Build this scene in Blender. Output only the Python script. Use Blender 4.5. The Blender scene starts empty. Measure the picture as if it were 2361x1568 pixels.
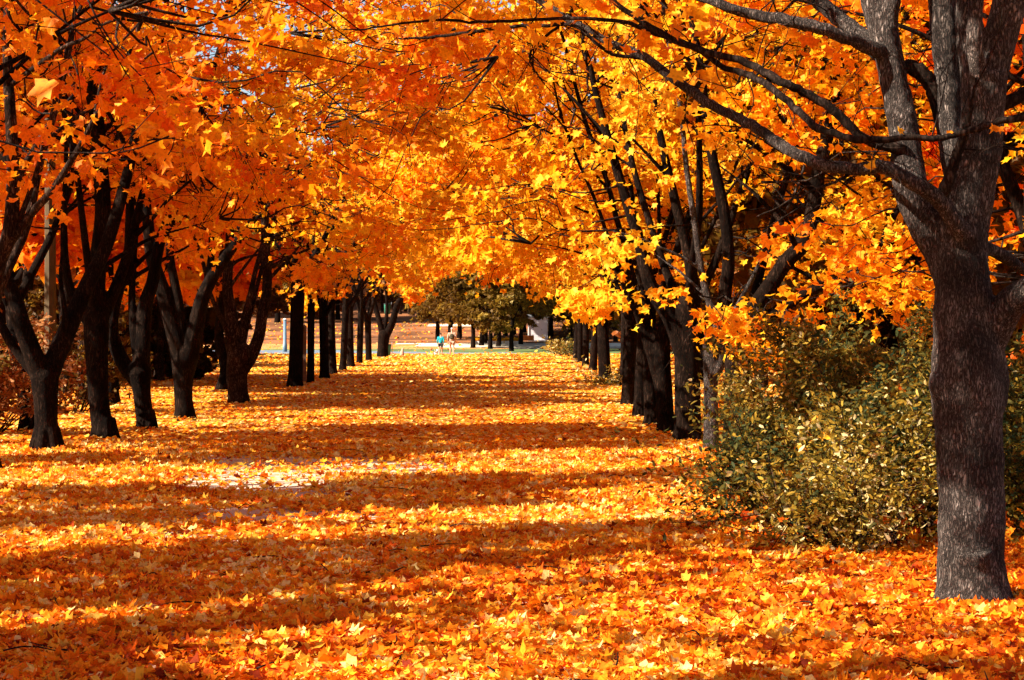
import bpy, math
import numpy as np
from mathutils import Vector, noise as mnoise

S = bpy.context.scene
R = math.radians
rng = np.random.default_rng(11)

# ------------------------------------------------------------------ camera
F = 4919.0            # focal length in pixels of a 2361 px wide picture
CX, HY, CAMH = 1180.5, 765.4, 1.6
cd = bpy.data.cameras.new('camera'); cam = bpy.data.objects.new('camera', cd)
S.collection.objects.link(cam); S.camera = cam
cam.location = (0, 0, CAMH); cam.rotation_euler = (R(90 - 0.22), 0, 0)
cd.sensor_width = 36; cd.lens = 36 * F / 2361; cd.clip_start = 0.1; cd.clip_end = 3000

# ------------------------------------------------------------------ sky and sun
SUN_EL, SUN_A = R(37), R(17)          # height; how far the light runs away from the viewer
hx, hy = math.cos(SUN_A), math.sin(SUN_A)          # ground direction in which shadows fall
sun_to = Vector((-hx * math.cos(SUN_EL), -hy * math.cos(SUN_EL), math.sin(SUN_EL)))
W = bpy.data.worlds.new('World'); S.world = W; W.use_nodes = True
nt = W.node_tree; sky = nt.nodes.new('ShaderNodeTexSky'); sky.sky_type = 'NISHITA'
sky.sun_disc = False; sky.sun_elevation = SUN_EL; sky.sun_rotation = math.atan2(sun_to.x, sun_to.y)
bg = nt.nodes['Background']; bg.inputs[1].default_value = 0.05
nt.links.new(sky.outputs[0], bg.inputs[0])
sl = bpy.data.lights.new('sun', 'SUN'); sl.energy = 5.0; sl.angle = R(0.5); sl.color = (1, 0.91, 0.76)
so = bpy.data.objects.new('sun', sl); S.collection.objects.link(so); so.location = (-20, -10, 40)
so.rotation_euler = (-sun_to).to_track_quat('-Z', 'Y').to_euler()
S.view_settings.view_transform = 'Standard'; S.view_settings.look = 'None'
S.view_settings.exposure = 1.88; S.view_settings.gamma = 1
S.render.engine = 'CYCLES'
S.cycles.max_bounces = 6; S.cycles.diffuse_bounces = 4; S.cycles.glossy_bounces = 1
S.cycles.transmission_bounces = 4; S.cycles.transparent_max_bounces = 4
S.cycles.caustics_reflective = False; S.cycles.caustics_refractive = False
S.cycles.use_adaptive_sampling = True; S.cycles.adaptive_threshold = 0.02

# ------------------------------------------------------------------ helpers
def P(px, py, d):                       # a point of the photograph (2361 wide) at d metres
    return np.array([(px - CX) / F * d, d, CAMH - (py - HY) / F * d])

def terrain(x, y):
    y = np.asarray(y, float); x = np.asarray(x, float)
    t = np.clip(y - 148, 0, 1e9)
    z = np.where(t < 50, 0.0002 * t * t + 0.008 * t, 0.9 + (t - 50) * 0.044)
    z = np.where(t > 260, 0.9 + 210 * 0.044 + (t - 260) * 0.02, z)
    return z + 0.012 * np.sin(x * 1.3 + y * .7) * np.sin(y * .9 - x * .4)

def tag(o, label=None, cat=None, group=None, kind=None):
    if label: o['label'] = label
    if cat: o['category'] = cat
    if group: o['group'] = group
    if kind: o['kind'] = kind
    return o

def link(o, parent=None):
    S.collection.objects.link(o)
    if parent is not None: o.parent = parent
    return o

def empty(name, loc, label, cat, group=None):
    o = bpy.data.objects.new(name, None); o.location = loc; o.empty_display_size = .2
    link(o); return tag(o, label, cat, group)

def fast_mesh(name, verts, nper, mat, attr=None, smooth=False):
    """verts (N*K,3); N faces of K own vertices each"""
    n = len(verts) // nper
    me = bpy.data.meshes.new(name)
    me.vertices.add(len(verts)); me.vertices.foreach_set('co', np.ascontiguousarray(verts, np.float32).ravel())
    me.loops.add(len(verts)); me.loops.foreach_set('vertex_index', np.arange(len(verts), dtype=np.int32))
    me.polygons.add(n); me.polygons.foreach_set('loop_start', np.arange(0, n * nper, nper, dtype=np.int32))
    if attr is not None:
        a = me.attributes.new('tint', 'FLOAT', 'FACE'); a.data.foreach_set('value', np.asarray(attr, np.float32))
    me.update(calc_edges=True); me.materials.append(mat)
    me.polygons.foreach_set('use_smooth', np.full(n, smooth, bool))
    return me

class MB:
    def __init__(s): s.v = []; s.f = []; s.n = 0
    def add(s, v, f):
        s.v.append(np.asarray(v, float)); s.f += [tuple(i + s.n for i in q) for q in f]; s.n += len(v)
    def box(s, x0, x1, y0, y1, z0, z1):
        v = [(x, y, z) for z in (z0, z1) for (x, y) in ((x0, y0), (x1, y0), (x1, y1), (x0, y1))]
        s.add(v, [(3, 2, 1, 0), (4, 5, 6, 7), (0, 1, 5, 4), (1, 2, 6, 5), (2, 3, 7, 6), (3, 0, 4, 7)])
    def tube(s, pts, rad, sides=8, rough=0.0, cap=True):
        pts = np.asarray(pts, float); rad = np.asarray(rad, float); n = len(pts)
        T = np.gradient(pts, axis=0); T /= np.linalg.norm(T, axis=1)[:, None] + 1e-9
        ref = np.array([1.0, 0, 0]) if abs(T[0][0]) < .8 else np.array([0, 1.0, 0])
        N = np.cross(T[0], ref); N /= np.linalg.norm(N)
        a = np.arange(sides) / sides * 2 * np.pi; V = []
        ph = rng.uniform(0, 6, 3)
        for i in range(n):
            N = N - T[i] * N.dot(T[i]); N /= np.linalg.norm(N) + 1e-9
            B = np.cross(T[i], N)
            rr = rad[i] * (1 + rough * (np.sin(3 * a + ph[0] + i * .21) + .6 * np.sin(5 * a + ph[1] - i * .13) + .6 * np.sin(i * .7 + ph[2])))
            V.append(pts[i] + (np.cos(a) * rr)[:, None] * N + (np.sin(a) * rr)[:, None] * B)
        V = np.concatenate(V); f = []
        for i in range(n - 1):
            for j in range(sides):
                k = (j + 1) % sides
                f.append((i * sides + j, i * sides + k, (i + 1) * sides + k, (i + 1) * sides + j))
        if cap:
            f.append(tuple(range(sides - 1, -1, -1))); f.append(tuple((n - 1) * sides + j for j in range(sides)))
        s.add(V, f)
    def mesh(s, name, mat, smooth=True):
        me = bpy.data.meshes.new(name); me.from_pydata(np.concatenate(s.v).tolist(), [], s.f); me.materials.append(mat)
        me.polygons.foreach_set('use_smooth', np.full(len(me.polygons), smooth, bool)); me.update(); return me
    def obj(s, name, mat, parent=None, smooth=True):
        return link(bpy.data.objects.new(name, s.mesh(name, mat, smooth)), parent)

def spline(ctrl, rad, n):
    """Catmull-Rom through ctrl (K,3) with radii at the control points"""
    c = np.asarray(ctrl, float); r = np.asarray(rad, float); K = len(c)
    q = np.vstack([2 * c[0] - c[1], c, 2 * c[-1] - c[-2]])
    t = np.linspace(0, K - 1 - 1e-6, n); i = t.astype(int); u = (t - i)[:, None]
    p0, p1, p2, p3 = q[i], q[i + 1], q[i + 2], q[i + 3]
    pts = .5 * ((2 * p1) + (-p0 + p2) * u + (2 * p0 - 5 * p1 + 4 * p2 - p3) * u * u + (-p0 + 3 * p1 - 3 * p2 + p3) * u ** 3)
    return pts, np.interp(t, np.arange(K), r)

# ------------------------------------------------------------------ materials
def new_mat(name):
    m = bpy.data.materials.new(name); m.use_nodes = True
    n = m.node_tree.nodes; l = m.node_tree.links
    return m, n, l, n['Principled BSDF']

def ramp(n, stops):
    r = n.new('ShaderNodeValToRGB'); e = r.color_ramp.elements
    while len(e) < len(stops): e.new(.5)
    for el, (p, c) in zip(e, stops): el.position = p; el.color = (*c, 1)
    return r

def leaf_mat(name, stops, trans=.5, rough=.55, spec=.15, spots=True):
    m, n, l, b = new_mat(name)
    a = n.new('ShaderNodeAttribute'); a.attribute_name = 'tint'
    r = ramp(n, stops); l.new(a.outputs['Fac'], r.inputs[0]); col = r.outputs[0]
    if spots:     # mottled blades
        g = n.new('ShaderNodeNewGeometry'); t = n.new('ShaderNodeTexNoise'); t.inputs['Scale'].default_value = 45
        l.new(g.outputs['Position'], t.inputs['Vector'])
        rr = ramp(n, [(.36, (.72, .62, .5)), (.52, (1, 1, 1))]); l.new(t.outputs[0], rr.inputs[0])
        mx = n.new('ShaderNodeMix'); mx.data_type = 'RGBA'; mx.blend_type = 'MULTIPLY'; mx.inputs[0].default_value = .8
        l.new(col, mx.inputs[6]); l.new(rr.outputs[0], mx.inputs[7]); col = mx.outputs[2]
    l.new(col, b.inputs['Base Color']); b.inputs['Roughness'].default_value = rough
    b.inputs['Specular IOR Level'].default_value = spec
    tr = n.new('ShaderNodeBsdfTranslucent'); l.new(col, tr.inputs[0])
    ms = n.new('ShaderNodeMixShader'); ms.inputs[0].default_value = trans
    l.new(b.outputs[0], ms.inputs[1]); l.new(tr.outputs[0], ms.inputs[2])
    l.new(ms.outputs[0], n['Material Output'].inputs[0]); return m

MAPLE = leaf_mat('maple_leaf', [(0, (.74, .09, .003)), (.25, (.86, .20, .004)), (.5, (.90, .31, .006)), (.75, (.92, .44, .01)), (1, (.93, .58, .03))])
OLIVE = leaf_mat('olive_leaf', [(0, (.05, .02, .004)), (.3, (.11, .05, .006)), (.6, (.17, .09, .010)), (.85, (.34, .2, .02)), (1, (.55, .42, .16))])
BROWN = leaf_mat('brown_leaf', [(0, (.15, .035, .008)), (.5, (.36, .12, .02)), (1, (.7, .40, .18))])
BUSH = leaf_mat('bush_leaf', [(0, (.025, .045, .018)), (.25, (.065, .065, .014)), (.45, (.13, .095, .012)), (.65, (.26, .15, .012)), (.85, (.48, .32, .04)), (1, (.72, .60, .3))], trans=.4, rough=.7, spec=.12)
LITTER = leaf_mat('fallen_leaf', [(0, (.20, .02, .003)), (.2, (.58, .08, .004)), (.42, (.88, .20, .005)), (.64, (.92, .36, .012)), (.84, (.93, .56, .06)), (1, (.94, .72, .26))], trans=.35, rough=.7, spec=.1)

def bark_mat(name, dark, mid, pale, scale=1.0, bump=.6, spec=.05):
    m, n, l, b = new_mat(name)
    g = n.new('ShaderNodeNewGeometry')
    mp = n.new('ShaderNodeMapping'); mp.inputs['Scale'].default_value = (38 * scale, 38 * scale, 10 * scale)
    l.new(g.outputs['Position'], mp.inputs[0])
    t0 = n.new('ShaderNodeTexNoise'); t0.inputs['Scale'].default_value = 2.2; l.new(g.outputs['Position'], t0.inputs['Vector'])
    add = n.new('ShaderNodeVectorMath'); add.operation = 'MULTIPLY_ADD'; add.inputs[1].default_value = (3, 3, 3)
    l.new(t0.outputs['Color'], add.inputs[0]); l.new(mp.outputs[0], add.inputs[2])
    t1 = n.new('ShaderNodeTexNoise'); t1.inputs['Scale'].default_value = .55; t1.inputs['Detail'].default_value = 7; t1.inputs['Roughness'].default_value = .62; t1.inputs['Distortion'].default_value = .6; l.new(add.outputs[0], t1.inputs['Vector'])
    t2 = n.new('ShaderNodeTexNoise'); t2.inputs['Scale'].default_value = 4; t2.inputs['Detail'].default_value = 5; l.new(g.outputs['Position'], t2.inputs['Vector'])
    s1 = n.new('ShaderNodeMath'); s1.operation = 'SUBTRACT'; s1.inputs[1].default_value = .5; l.new(t1.outputs[0], s1.inputs[0])
    s2 = n.new('ShaderNodeMath'); s2.operation = 'ABSOLUTE'; l.new(s1.outputs[0], s2.inputs[0])
    hm = n.new('ShaderNodeMapRange'); hm.inputs['From Max'].default_value = .16; l.new(s2.outputs[0], hm.inputs['Value'])
    rc = ramp(n, [(.02, dark), (.4, mid), (1, pale)]); l.new(hm.outputs[0], rc.inputs[0])
    rp = ramp(n, [(.38, (.5, .45, .43)), (.5, (.9, .88, .86)), (.68, (1.3, 1.3, 1.3))]); l.new(t2.outputs[0], rp.inputs[0])
    mx = n.new('ShaderNodeMix'); mx.data_type = 'RGBA'; mx.blend_type = 'MULTIPLY'; mx.inputs[0].default_value = 1
    l.new(rc.outputs[0], mx.inputs[6]); l.new(rp.outputs[0], mx.inputs[7]); l.new(mx.outputs[2], b.inputs['Base Color'])
    bp = n.new('ShaderNodeBump'); bp.inputs['Strength'].default_value = bump; bp.inputs['Distance'].default_value = .02
    l.new(hm.outputs[0], bp.inputs['Height']); l.new(bp.outputs[0], b.inputs['Normal'])
    b.inputs['Roughness'].default_value = .9; b.inputs['Specular IOR Level'].default_value = spec
    return m

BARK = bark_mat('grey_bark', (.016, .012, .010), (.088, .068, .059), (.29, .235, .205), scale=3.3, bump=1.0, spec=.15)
DBARK = bark_mat('dark_bark', (.004, .002, .001), (.010, .005, .003), (.032, .018, .012), scale=1.6)  # near-black because the shade on these trunks is put into the colour
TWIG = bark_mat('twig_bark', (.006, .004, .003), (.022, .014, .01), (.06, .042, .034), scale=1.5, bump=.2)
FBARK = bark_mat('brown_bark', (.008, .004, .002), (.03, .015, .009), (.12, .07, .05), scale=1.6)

def plain(name, col, rough=.6, spec=.4, var=.25, scale=6.0):
    m, n, l, b = new_mat(name)
    g = n.new('ShaderNodeTexCoord'); t = n.new('ShaderNodeTexNoise'); t.inputs['Scale'].default_value = scale; t.inputs['Detail'].default_value = 5
    l.new(g.outputs['Object'], t.inputs['Vector'])
    r = ramp(n, [(.3, tuple(c * (1 - var) for c in col)), (.7, tuple(min(1, c * (1 + var)) for c in col))])
    l.new(t.outputs[0], r.inputs[0]); l.new(r.outputs[0], b.inputs['Base Color'])
    b.inputs['Roughness'].default_value = rough; b.inputs['Specular IOR Level'].default_value = spec
    return m

def ground_mat():
    m, n, l, b = new_mat('leaf_covered_soil')
    g = n.new('ShaderNodeNewGeometry')
    v = n.new('ShaderNodeTexVoronoi'); v.inputs['Scale'].default_value = 9; l.new(g.outputs['Position'], v.inputs['Vector'])
    sep = n.new('ShaderNodeSeparateColor'); l.new(v.outputs['Color'], sep.inputs[0])
    t = n.new('ShaderNodeTexNoise'); t.inputs['Scale'].default_value = .35; t.inputs['Detail'].default_value = 4; l.new(g.outputs['Position'], t.inputs['Vector'])
    ad = n.new('ShaderNodeMath'); ad.operation = 'MULTIPLY_ADD'; ad.inputs[1].default_value = .9; l.new(sep.outputs[0], ad.inputs[0])
    sb = n.new('ShaderNodeMath'); sb.operation = 'SUBTRACT'; sb.inputs[1].default_value = .45; l.new(t.outputs[0], sb.inputs[0]); l.new(sb.outputs[0], ad.inputs[2])
    r = ramp(n, [(0, (.10, .03, .008)), (.35, (.34, .09, .012)), (.65, (.62, .22, .03)), (1, (.78, .48, .14))])
    l.new(ad.outputs[0], r.inputs[0]); l.new(r.outputs[0], b.inputs['Base Color'])
    bp = n.new('ShaderNodeBump'); bp.inputs['Strength'].default_value = .7; bp.inputs['Distance'].default_value = .03
    l.new(v.outputs['Distance'], bp.inputs['Height']); l.new(bp.outputs[0], b.inputs['Normal'])
    b.inputs['Roughness'].default_value = .8; return m
SOIL = ground_mat()
DUST = plain('trodden_dust', (.5, .38, .28), .9, .2, .18, 3)
ASPHALT = plain('grey_asphalt', (.14, .17, .21), .85, .3, .25, .8)
GRAVEL = plain('pale_gravel', (.66, .55, .4), .9, .2, .25, .6)
GRASS = plain('worn_grass', (.10, .13, .045), .9, .1, .5, .5)

# ------------------------------------------------------------------ ground
def sheet(name, xs, ys, mat, dz=0.0, mask=None):
    X, Y = np.meshgrid(xs, ys); Z = terrain(X, Y) + dz
    v = np.stack([X, Y, Z], -1).reshape(-1, 3); nx = len(xs); f = []
    for j in range(len(ys) - 1):
        for i in range(nx - 1):
            if mask is None or mask((xs[i] + xs[i + 1]) / 2, (ys[j] + ys[j + 1]) / 2):
                f.append((j * nx + i, j * nx + i + 1, (j + 1) * nx + i + 1, (j + 1) * nx + i))
    m = MB(); m.add(v, f); return m.obj(name, mat)

xs = np.concatenate([np.linspace(-400, -42, 20), np.arange(-40, 40.1, 1.0), np.linspace(42, 400, 20)])
ys = np.concatenate([np.arange(-40, 240, 1.5), np.linspace(240, 1400, 60)])
tag(sheet('ground', xs, ys, SOIL), kind='structure')
SLOPE = plain('brown_slope_litter', (.19, .075, .03), .9, .1, .75, .22)
tag(sheet('hill', np.arange(-150, 150.1, 3.0), np.arange(186, 700, 4.0), SLOPE, .03), kind='structure')

def blob(cx, cy, rx, ry, seed):
    def f(x, y):
        a = math.atan2((y - cy) / ry, (x - cx) / rx)
        k = 1 + .25 * math.sin(3 * a + seed) + .15 * math.sin(5 * a + 2 * seed)
        return ((x - cx) / rx) ** 2 + ((y - cy) / ry) ** 2 < k * k
    return f
patches = [blob(-2.4, 24.3, 1.35, 3.1, 1), blob(-2.1, 18.2, .85, .75, 2), blob(-2.5, 16.2, .55, .42, 3), blob(-1.9, 20.6, .7, .5, 5), blob(-1.75, 10.95, .45, .12, 6)]
inpatch = lambda x, y: any(p(x, y) for p in patches)
tag(sheet('path', np.arange(-4.5, .6, .12), np.arange(10, 27.5, .12), DUST, .006), kind='structure')

tag(sheet('grass', np.arange(-60, 60.1, 2.0), np.arange(148, 169, 1.5), GRASS, .02), kind='structure')
tag(sheet('road', np.arange(-60, 1.1, 1.0), np.arange(150, 164, 1.0), ASPHALT, .03,
          lambda x, y: (y < 155 + max(0, (-x - 4)) * .8 and y > 149) and x < 2 - (y - 150) * .45), kind='structure')
tag(sheet('gravel_path', np.arange(-60, 60.1, 2.0), np.arange(167.5, 186, 1.5), GRAVEL, .035,
          lambda x, y: y > 172 - (x > 0) * 4 and x > -6 - (y - 172) * .3), kind='structure')
tag(sheet('footpath', np.arange(-9, -3.9, 1.0), np.arange(226, 234, 2.0), GRAVEL, .06), kind='structure')

# ------------------------------------------------------------------ leaves
A = np.array([0, 20, 47, 74, 104, 148, 180, 212, 256, 286, 313, 340]) * np.pi / 180
Q = np.array([1.0, .55, .9, .5, .76, .42, .22, .36, .7, .5, .94, .58])
MAPLE_OUT = np.stack([np.cos(A) * Q, np.sin(A) * Q], 1)
A2 = np.array([0, 26, 55, 120, 180, 240, 305, 334]) * np.pi / 180
Q2 = np.array([1.0, .5, .9, .75, .25, .75, .9, .5])
Q3 = np.array([1.0, .7, .9, .58, .85, .6, .4, .45, .7, .66, .95, .6])
LIT_OUT = np.stack([np.cos(A) * Q3, np.sin(A) * Q3], 1)
MID_OUT = np.stack([np.cos(A2) * Q2, np.sin(A2) * Q2], 1)
FAR_OUT = np.array([[.9, 0], [.15, .6], [-.8, .25], [-.3, -.75], [.4, -.5]])
OVAL_OUT = np.array([[1.0, 0], [.45, .3], [-.2, .34], [-.8, 0], [-.2, -.34], [.45, -.3]])

def norm(a): return a / (np.linalg.norm(a, axis=-1, keepdims=True) + 1e-9)

def leaves(name, pos, nrm, tip, size, tint, out, mat, curl=.32):
    n = len(pos); nrm = norm(nrm); tip = norm(tip - nrm * (tip * nrm).sum(1, keepdims=True)); side = np.cross(nrm, tip)
    c = rng.normal(0, curl, n) ; fold = np.abs(rng.normal(0, curl * 1.2, n))
    u, v = out[:, 0], out[:, 1]
    h = c[:, None] * (u * u)[None] + fold[:, None] * np.abs(v)[None]
    s = size[:, None, None]
    V = pos[:, None] + s * (u[None, :, None] * tip[:, None] + v[None, :, None] * side[:, None] + h[..., None] * nrm[:, None])
    return fast_mesh(name, V.reshape(-1, 3), len(out), mat, np.clip(tint, 0, 1))

# sunlit bands on the ground: leaves whose shadow would fall in one are sparse
TAN = math.tan(SUN_EL)
KB = math.tan(SUN_A)
bands = [(12.7, 13.5, .97), (13.5, 16.4, .4), (14.6, 14.9, .9), (20.2, 20.7, .85), (29.6, 30.0, .8), (31.8, 32.2, .7), (57.5, 58.4, .8), (75.5, 76.6, .8), (16.5, 19.0, .99), (19.0, 23, .42), (23.0, 27.3, 1.0), (36, 43.5, .95), (43.5, 45.5, .4), (45.5, 53, .93), (53, 56, .6),
         (61, 63.5, .9), (67, 73, .85), (80, 84, .9), (90, 98, .85), (106, 113, .85), (120, 127, .9), (134, 150, .95)]
def bright(gx, gy):
    u = gy - .55 * gx
    w = np.sin(gx * .9 + gy * .35) * .35 + np.sin(gx * 2.3 - gy * .6 + 1) * .22 + np.sin(gx * 5.1 + gy * 1.3) * .12 + .012 * gy * np.sin(gx * 1.1 + gy * .2)
    u = u + w; b = np.zeros_like(u)
    for a0, a1, k in bands:
        b = np.maximum(b, k * np.clip(np.minimum(u - a0, a1 - u) / .25 + .5, 0, 1))
    b = np.maximum(b, np.clip(np.minimum(u - 8.4, 12.6 - u) / .25 + .5, 0, 1) * (gx + .6 * np.sin(gy * 2) > -1.2))
    return b * (gx > -16) * (gx < 3.2 + .02 * gy)
SUNV = np.array(sun_to)
gaps = [((2.62, 12.7, 1.0), .17), ((2.62, 12.7, .75), .14), ((2.6, 12.7, 2.15), .15), ((2.62, 12.7, 2.5), .2), ((2.7, 12.7, 2.95), .14), ((2.75, 12.7, 3.3), .12), ((2.45, 12.8, 2.9), .1),
        ((-6.0, 27.8, .35), .3), ((-6.0, 27.8, .8), .2), ((-5.85, 45.5, .5), .4), ((-5.85, 45.5, 1.1), .3), ((2.3, 33, 1.0), .25), ((2.5, 28.2, .9), .3), ((2.6, 15.2, .4), .35), ((2.9, 15.2, .3), .3), ((2.55, 15.3, .2), .3),
        ((-1.0, 15.5, 3.6), .8), ((0.6, 28, 3.9), 1.4), ((1.6, 29, 2.8), .8), ((2.6, 26, 2.0), .7), ((-4.6, 44, 3.2), 1.0), ((.2, 26, 3.4), 1.2), ((-.2, 29, 4.4), 1.1), ((1.3, 27, 4.4), 1.0), ((0.9, 31, 5.4), 1.0), ((-2.6, 19, 3.9), .7), ((1.7, 22.5, 3.6), .6), ((2.55, 12.5, 1.35), .12), ((-3.4, 38, 4.2), .9), ((3.3, 19, 2.6), .8), ((-1.5, 34, 4.5), 1.2), ((4.6, 19, 2.2), .6)]
def shaft(p):
    t = p[:, 2] / TAN
    b = bright(p[:, 0] + hx * t, p[:, 1] + hy * t)
    for T, r in gaps:
        q = p - np.array(T); a = q @ SUNV; dist = np.linalg.norm(q - a[:, None] * SUNV, axis=1)
        r = r * 1.5 + .06
        b = np.maximum(b, np.where(a > .3, np.clip((r * 1.15 - dist) / (.3 * r) , 0, 1) * 1.2, 0))
    return b

# the lowest line of foliage as it hangs into the alley
ARX = [-300, 0, 60, 110, 200, 300, 390, 450, 500, 560, 620, 680, 760, 830, 900, 960, 1040, 1100, 1200, 1280, 1330, 1400, 1450, 1520, 1600, 1640, 1750, 1900, 1960, 2050, 2120, 2250, 2400, 2700]
ARN = [400, 400, 420, 520, 400, 460, 470, 600, 690, 700, 640, 690, 650, 630, 650, 670, 600, 620, 640, 640, 690, 700, 560, 660, 560, 700, 820, 660, 720, 780, 640, 800, 850, 850]
def allowed(p, lo=None):
    d = np.maximum(p[:, 1], 1); px = CX + p[:, 0] / d * F; py = HY - (p[:, 2] - CAMH) / d * F
    py = py + 28 * np.sin(px * .021 + d * .9) + 22 * np.sin(px * .047 - d * 1.7)
    ok = np.where(d < 22, py < (np.interp(px, [0, 700, 1100, 1500, 1700, 2361], [430, 380, 280, 150, 40, -20])), py < np.interp(px, ARX, ARN))
    ok &= ~((d < 15) & (px > 1500) & (py > -30))
    ok |= (d < 2)
    return ok | (px < -60) & (p[:, 2] > 2.5) | (px > 2450) & (p[:, 2] > 2.5)

GR_L = 'maples lining the left side of the leafy alley'
GR_R = 'maples lining the right side of the leafy alley'

def crown_clusters(c, rad, n, seed, zmin=2.4, free=False):
    g = np.random.default_rng(seed); out = []
    while len(out) < n:
        u = g.normal(size=(4 * n, 3)); u /= np.linalg.norm(u, axis=1)[:, None]
        r = g.uniform(0, 1, (4 * n, 1)) ** (1 / 2.2)
        p = np.asarray(c) + u * r * np.asarray(rad)
        p = p[p[:, 2] > zmin]
        if not free:
            p = p[allowed(p)]; q = np.sin(1.5 * p[:, 0] + .7 * p[:, 1]) + np.sin(1.3 * p[:, 1] + 2.0 * p[:, 2]) + np.sin(2.1 * p[:, 2] - 1.1 * p[:, 0] + 1)
            px = CX + p[:, 0] / p[:, 1] * F; py = HY - (p[:, 2] - CAMH) / p[:, 1] * F     # open, gappy lower boughs where the stems fork
            need = np.where((px < 640) & (px > -50) & (py > 270) & (p[:, 1] < 60), .2, -1.0); need = np.where((px > 1380) & (px < 1950) & (py > 180) & (p[:, 1] > 20), -.2, need)
            p = p[(q > need) | (p[:, 1] < 2)]
        if len(p) == 0: break
        out += list(p[:n - len(out)])
    return np.array(out)

def spray_leaves(cl, centre, per, seed, size, tint, spread=.55):
    """leaves of many flat, drooping sprays"""
    g = np.random.default_rng(seed); n = len(cl) * per; ci = np.repeat(np.arange(len(cl)), per)
    rr = spread * g.uniform(.5, 1.3, len(cl))[ci] * np.sqrt(g.uniform(0, 1, n)); th = g.uniform(0, 2 * np.pi, n)
    out = cl - np.asarray(centre); out[:, 2] *= .2; out = norm(out)
    off = np.stack([rr * np.cos(th), rr * np.sin(th), g.normal(0, .10, n) - .5 * rr ** 2], 1)
    off[:, 2] -= .25 * (off * out[ci]).sum(1)
    pos = cl[ci] + off
    flat = g.uniform(0, 1, n) < .45
    nrm = np.where(flat[:, None], np.stack([g.normal(0, .45, n), g.normal(0, .45, n), np.ones(n)], 1),
                   np.stack([g.normal(0, 1, n), g.normal(0, 1, n), g.normal(.35, .35, n)], 1))
    tip = np.where(flat[:, None], np.stack([np.cos(th), np.sin(th), -.3 + 0 * th], 1), np.stack([g.normal(0, .5, n), g.normal(0, .5, n), -np.ones(n)], 1))
    ct = g.normal(0, .13, len(cl))[ci] + g.normal(0, .09, n) + tint
    return pos, nrm, tip, size * g.uniform(.65, 1.2, n), ct

def make_crown(cl, centre, per, seed, size, tint, out, mat, carve=True, spread=.55, name='crown'):
    pos, nrm, tip, sz, ct = spray_leaves(cl, centre, per, seed, size, tint, spread)
    if carve:
        k = np.random.default_rng(seed + 5).uniform(0, 1, len(pos)) > shaft(pos) * np.where(allowed(pos) & (pos[:, 2] < 4), .9, .97)
        k |= (pos[:, 2] < 1.6 + pos[:, 1] * .02)
    else: k = np.ones(len(pos), bool)
    k &= pos[:, 2] > .3
    return leaves(name, pos[k], nrm[k], tip[k], sz[k], ct[k], out, mat)

def limb_path(g, base, az, tilt, length, bend=.35, droop=0.0, n=7):
    """a limb that starts outward and curves upward (bend>0)"""
    p = [np.array(base, float)]; t = tilt; st = length / n; a = az
    for i in range(n):
        t2 = t * (1 - bend * (i / n)) + droop * (i / n); a += g.normal(0, .12)
        t2 += g.normal(0, .07)
        p.append(p[-1] + st * np.array([math.sin(t2) * math.cos(a), math.sin(t2) * math.sin(a), math.cos(t2)]))
    return np.array(p)

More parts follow.
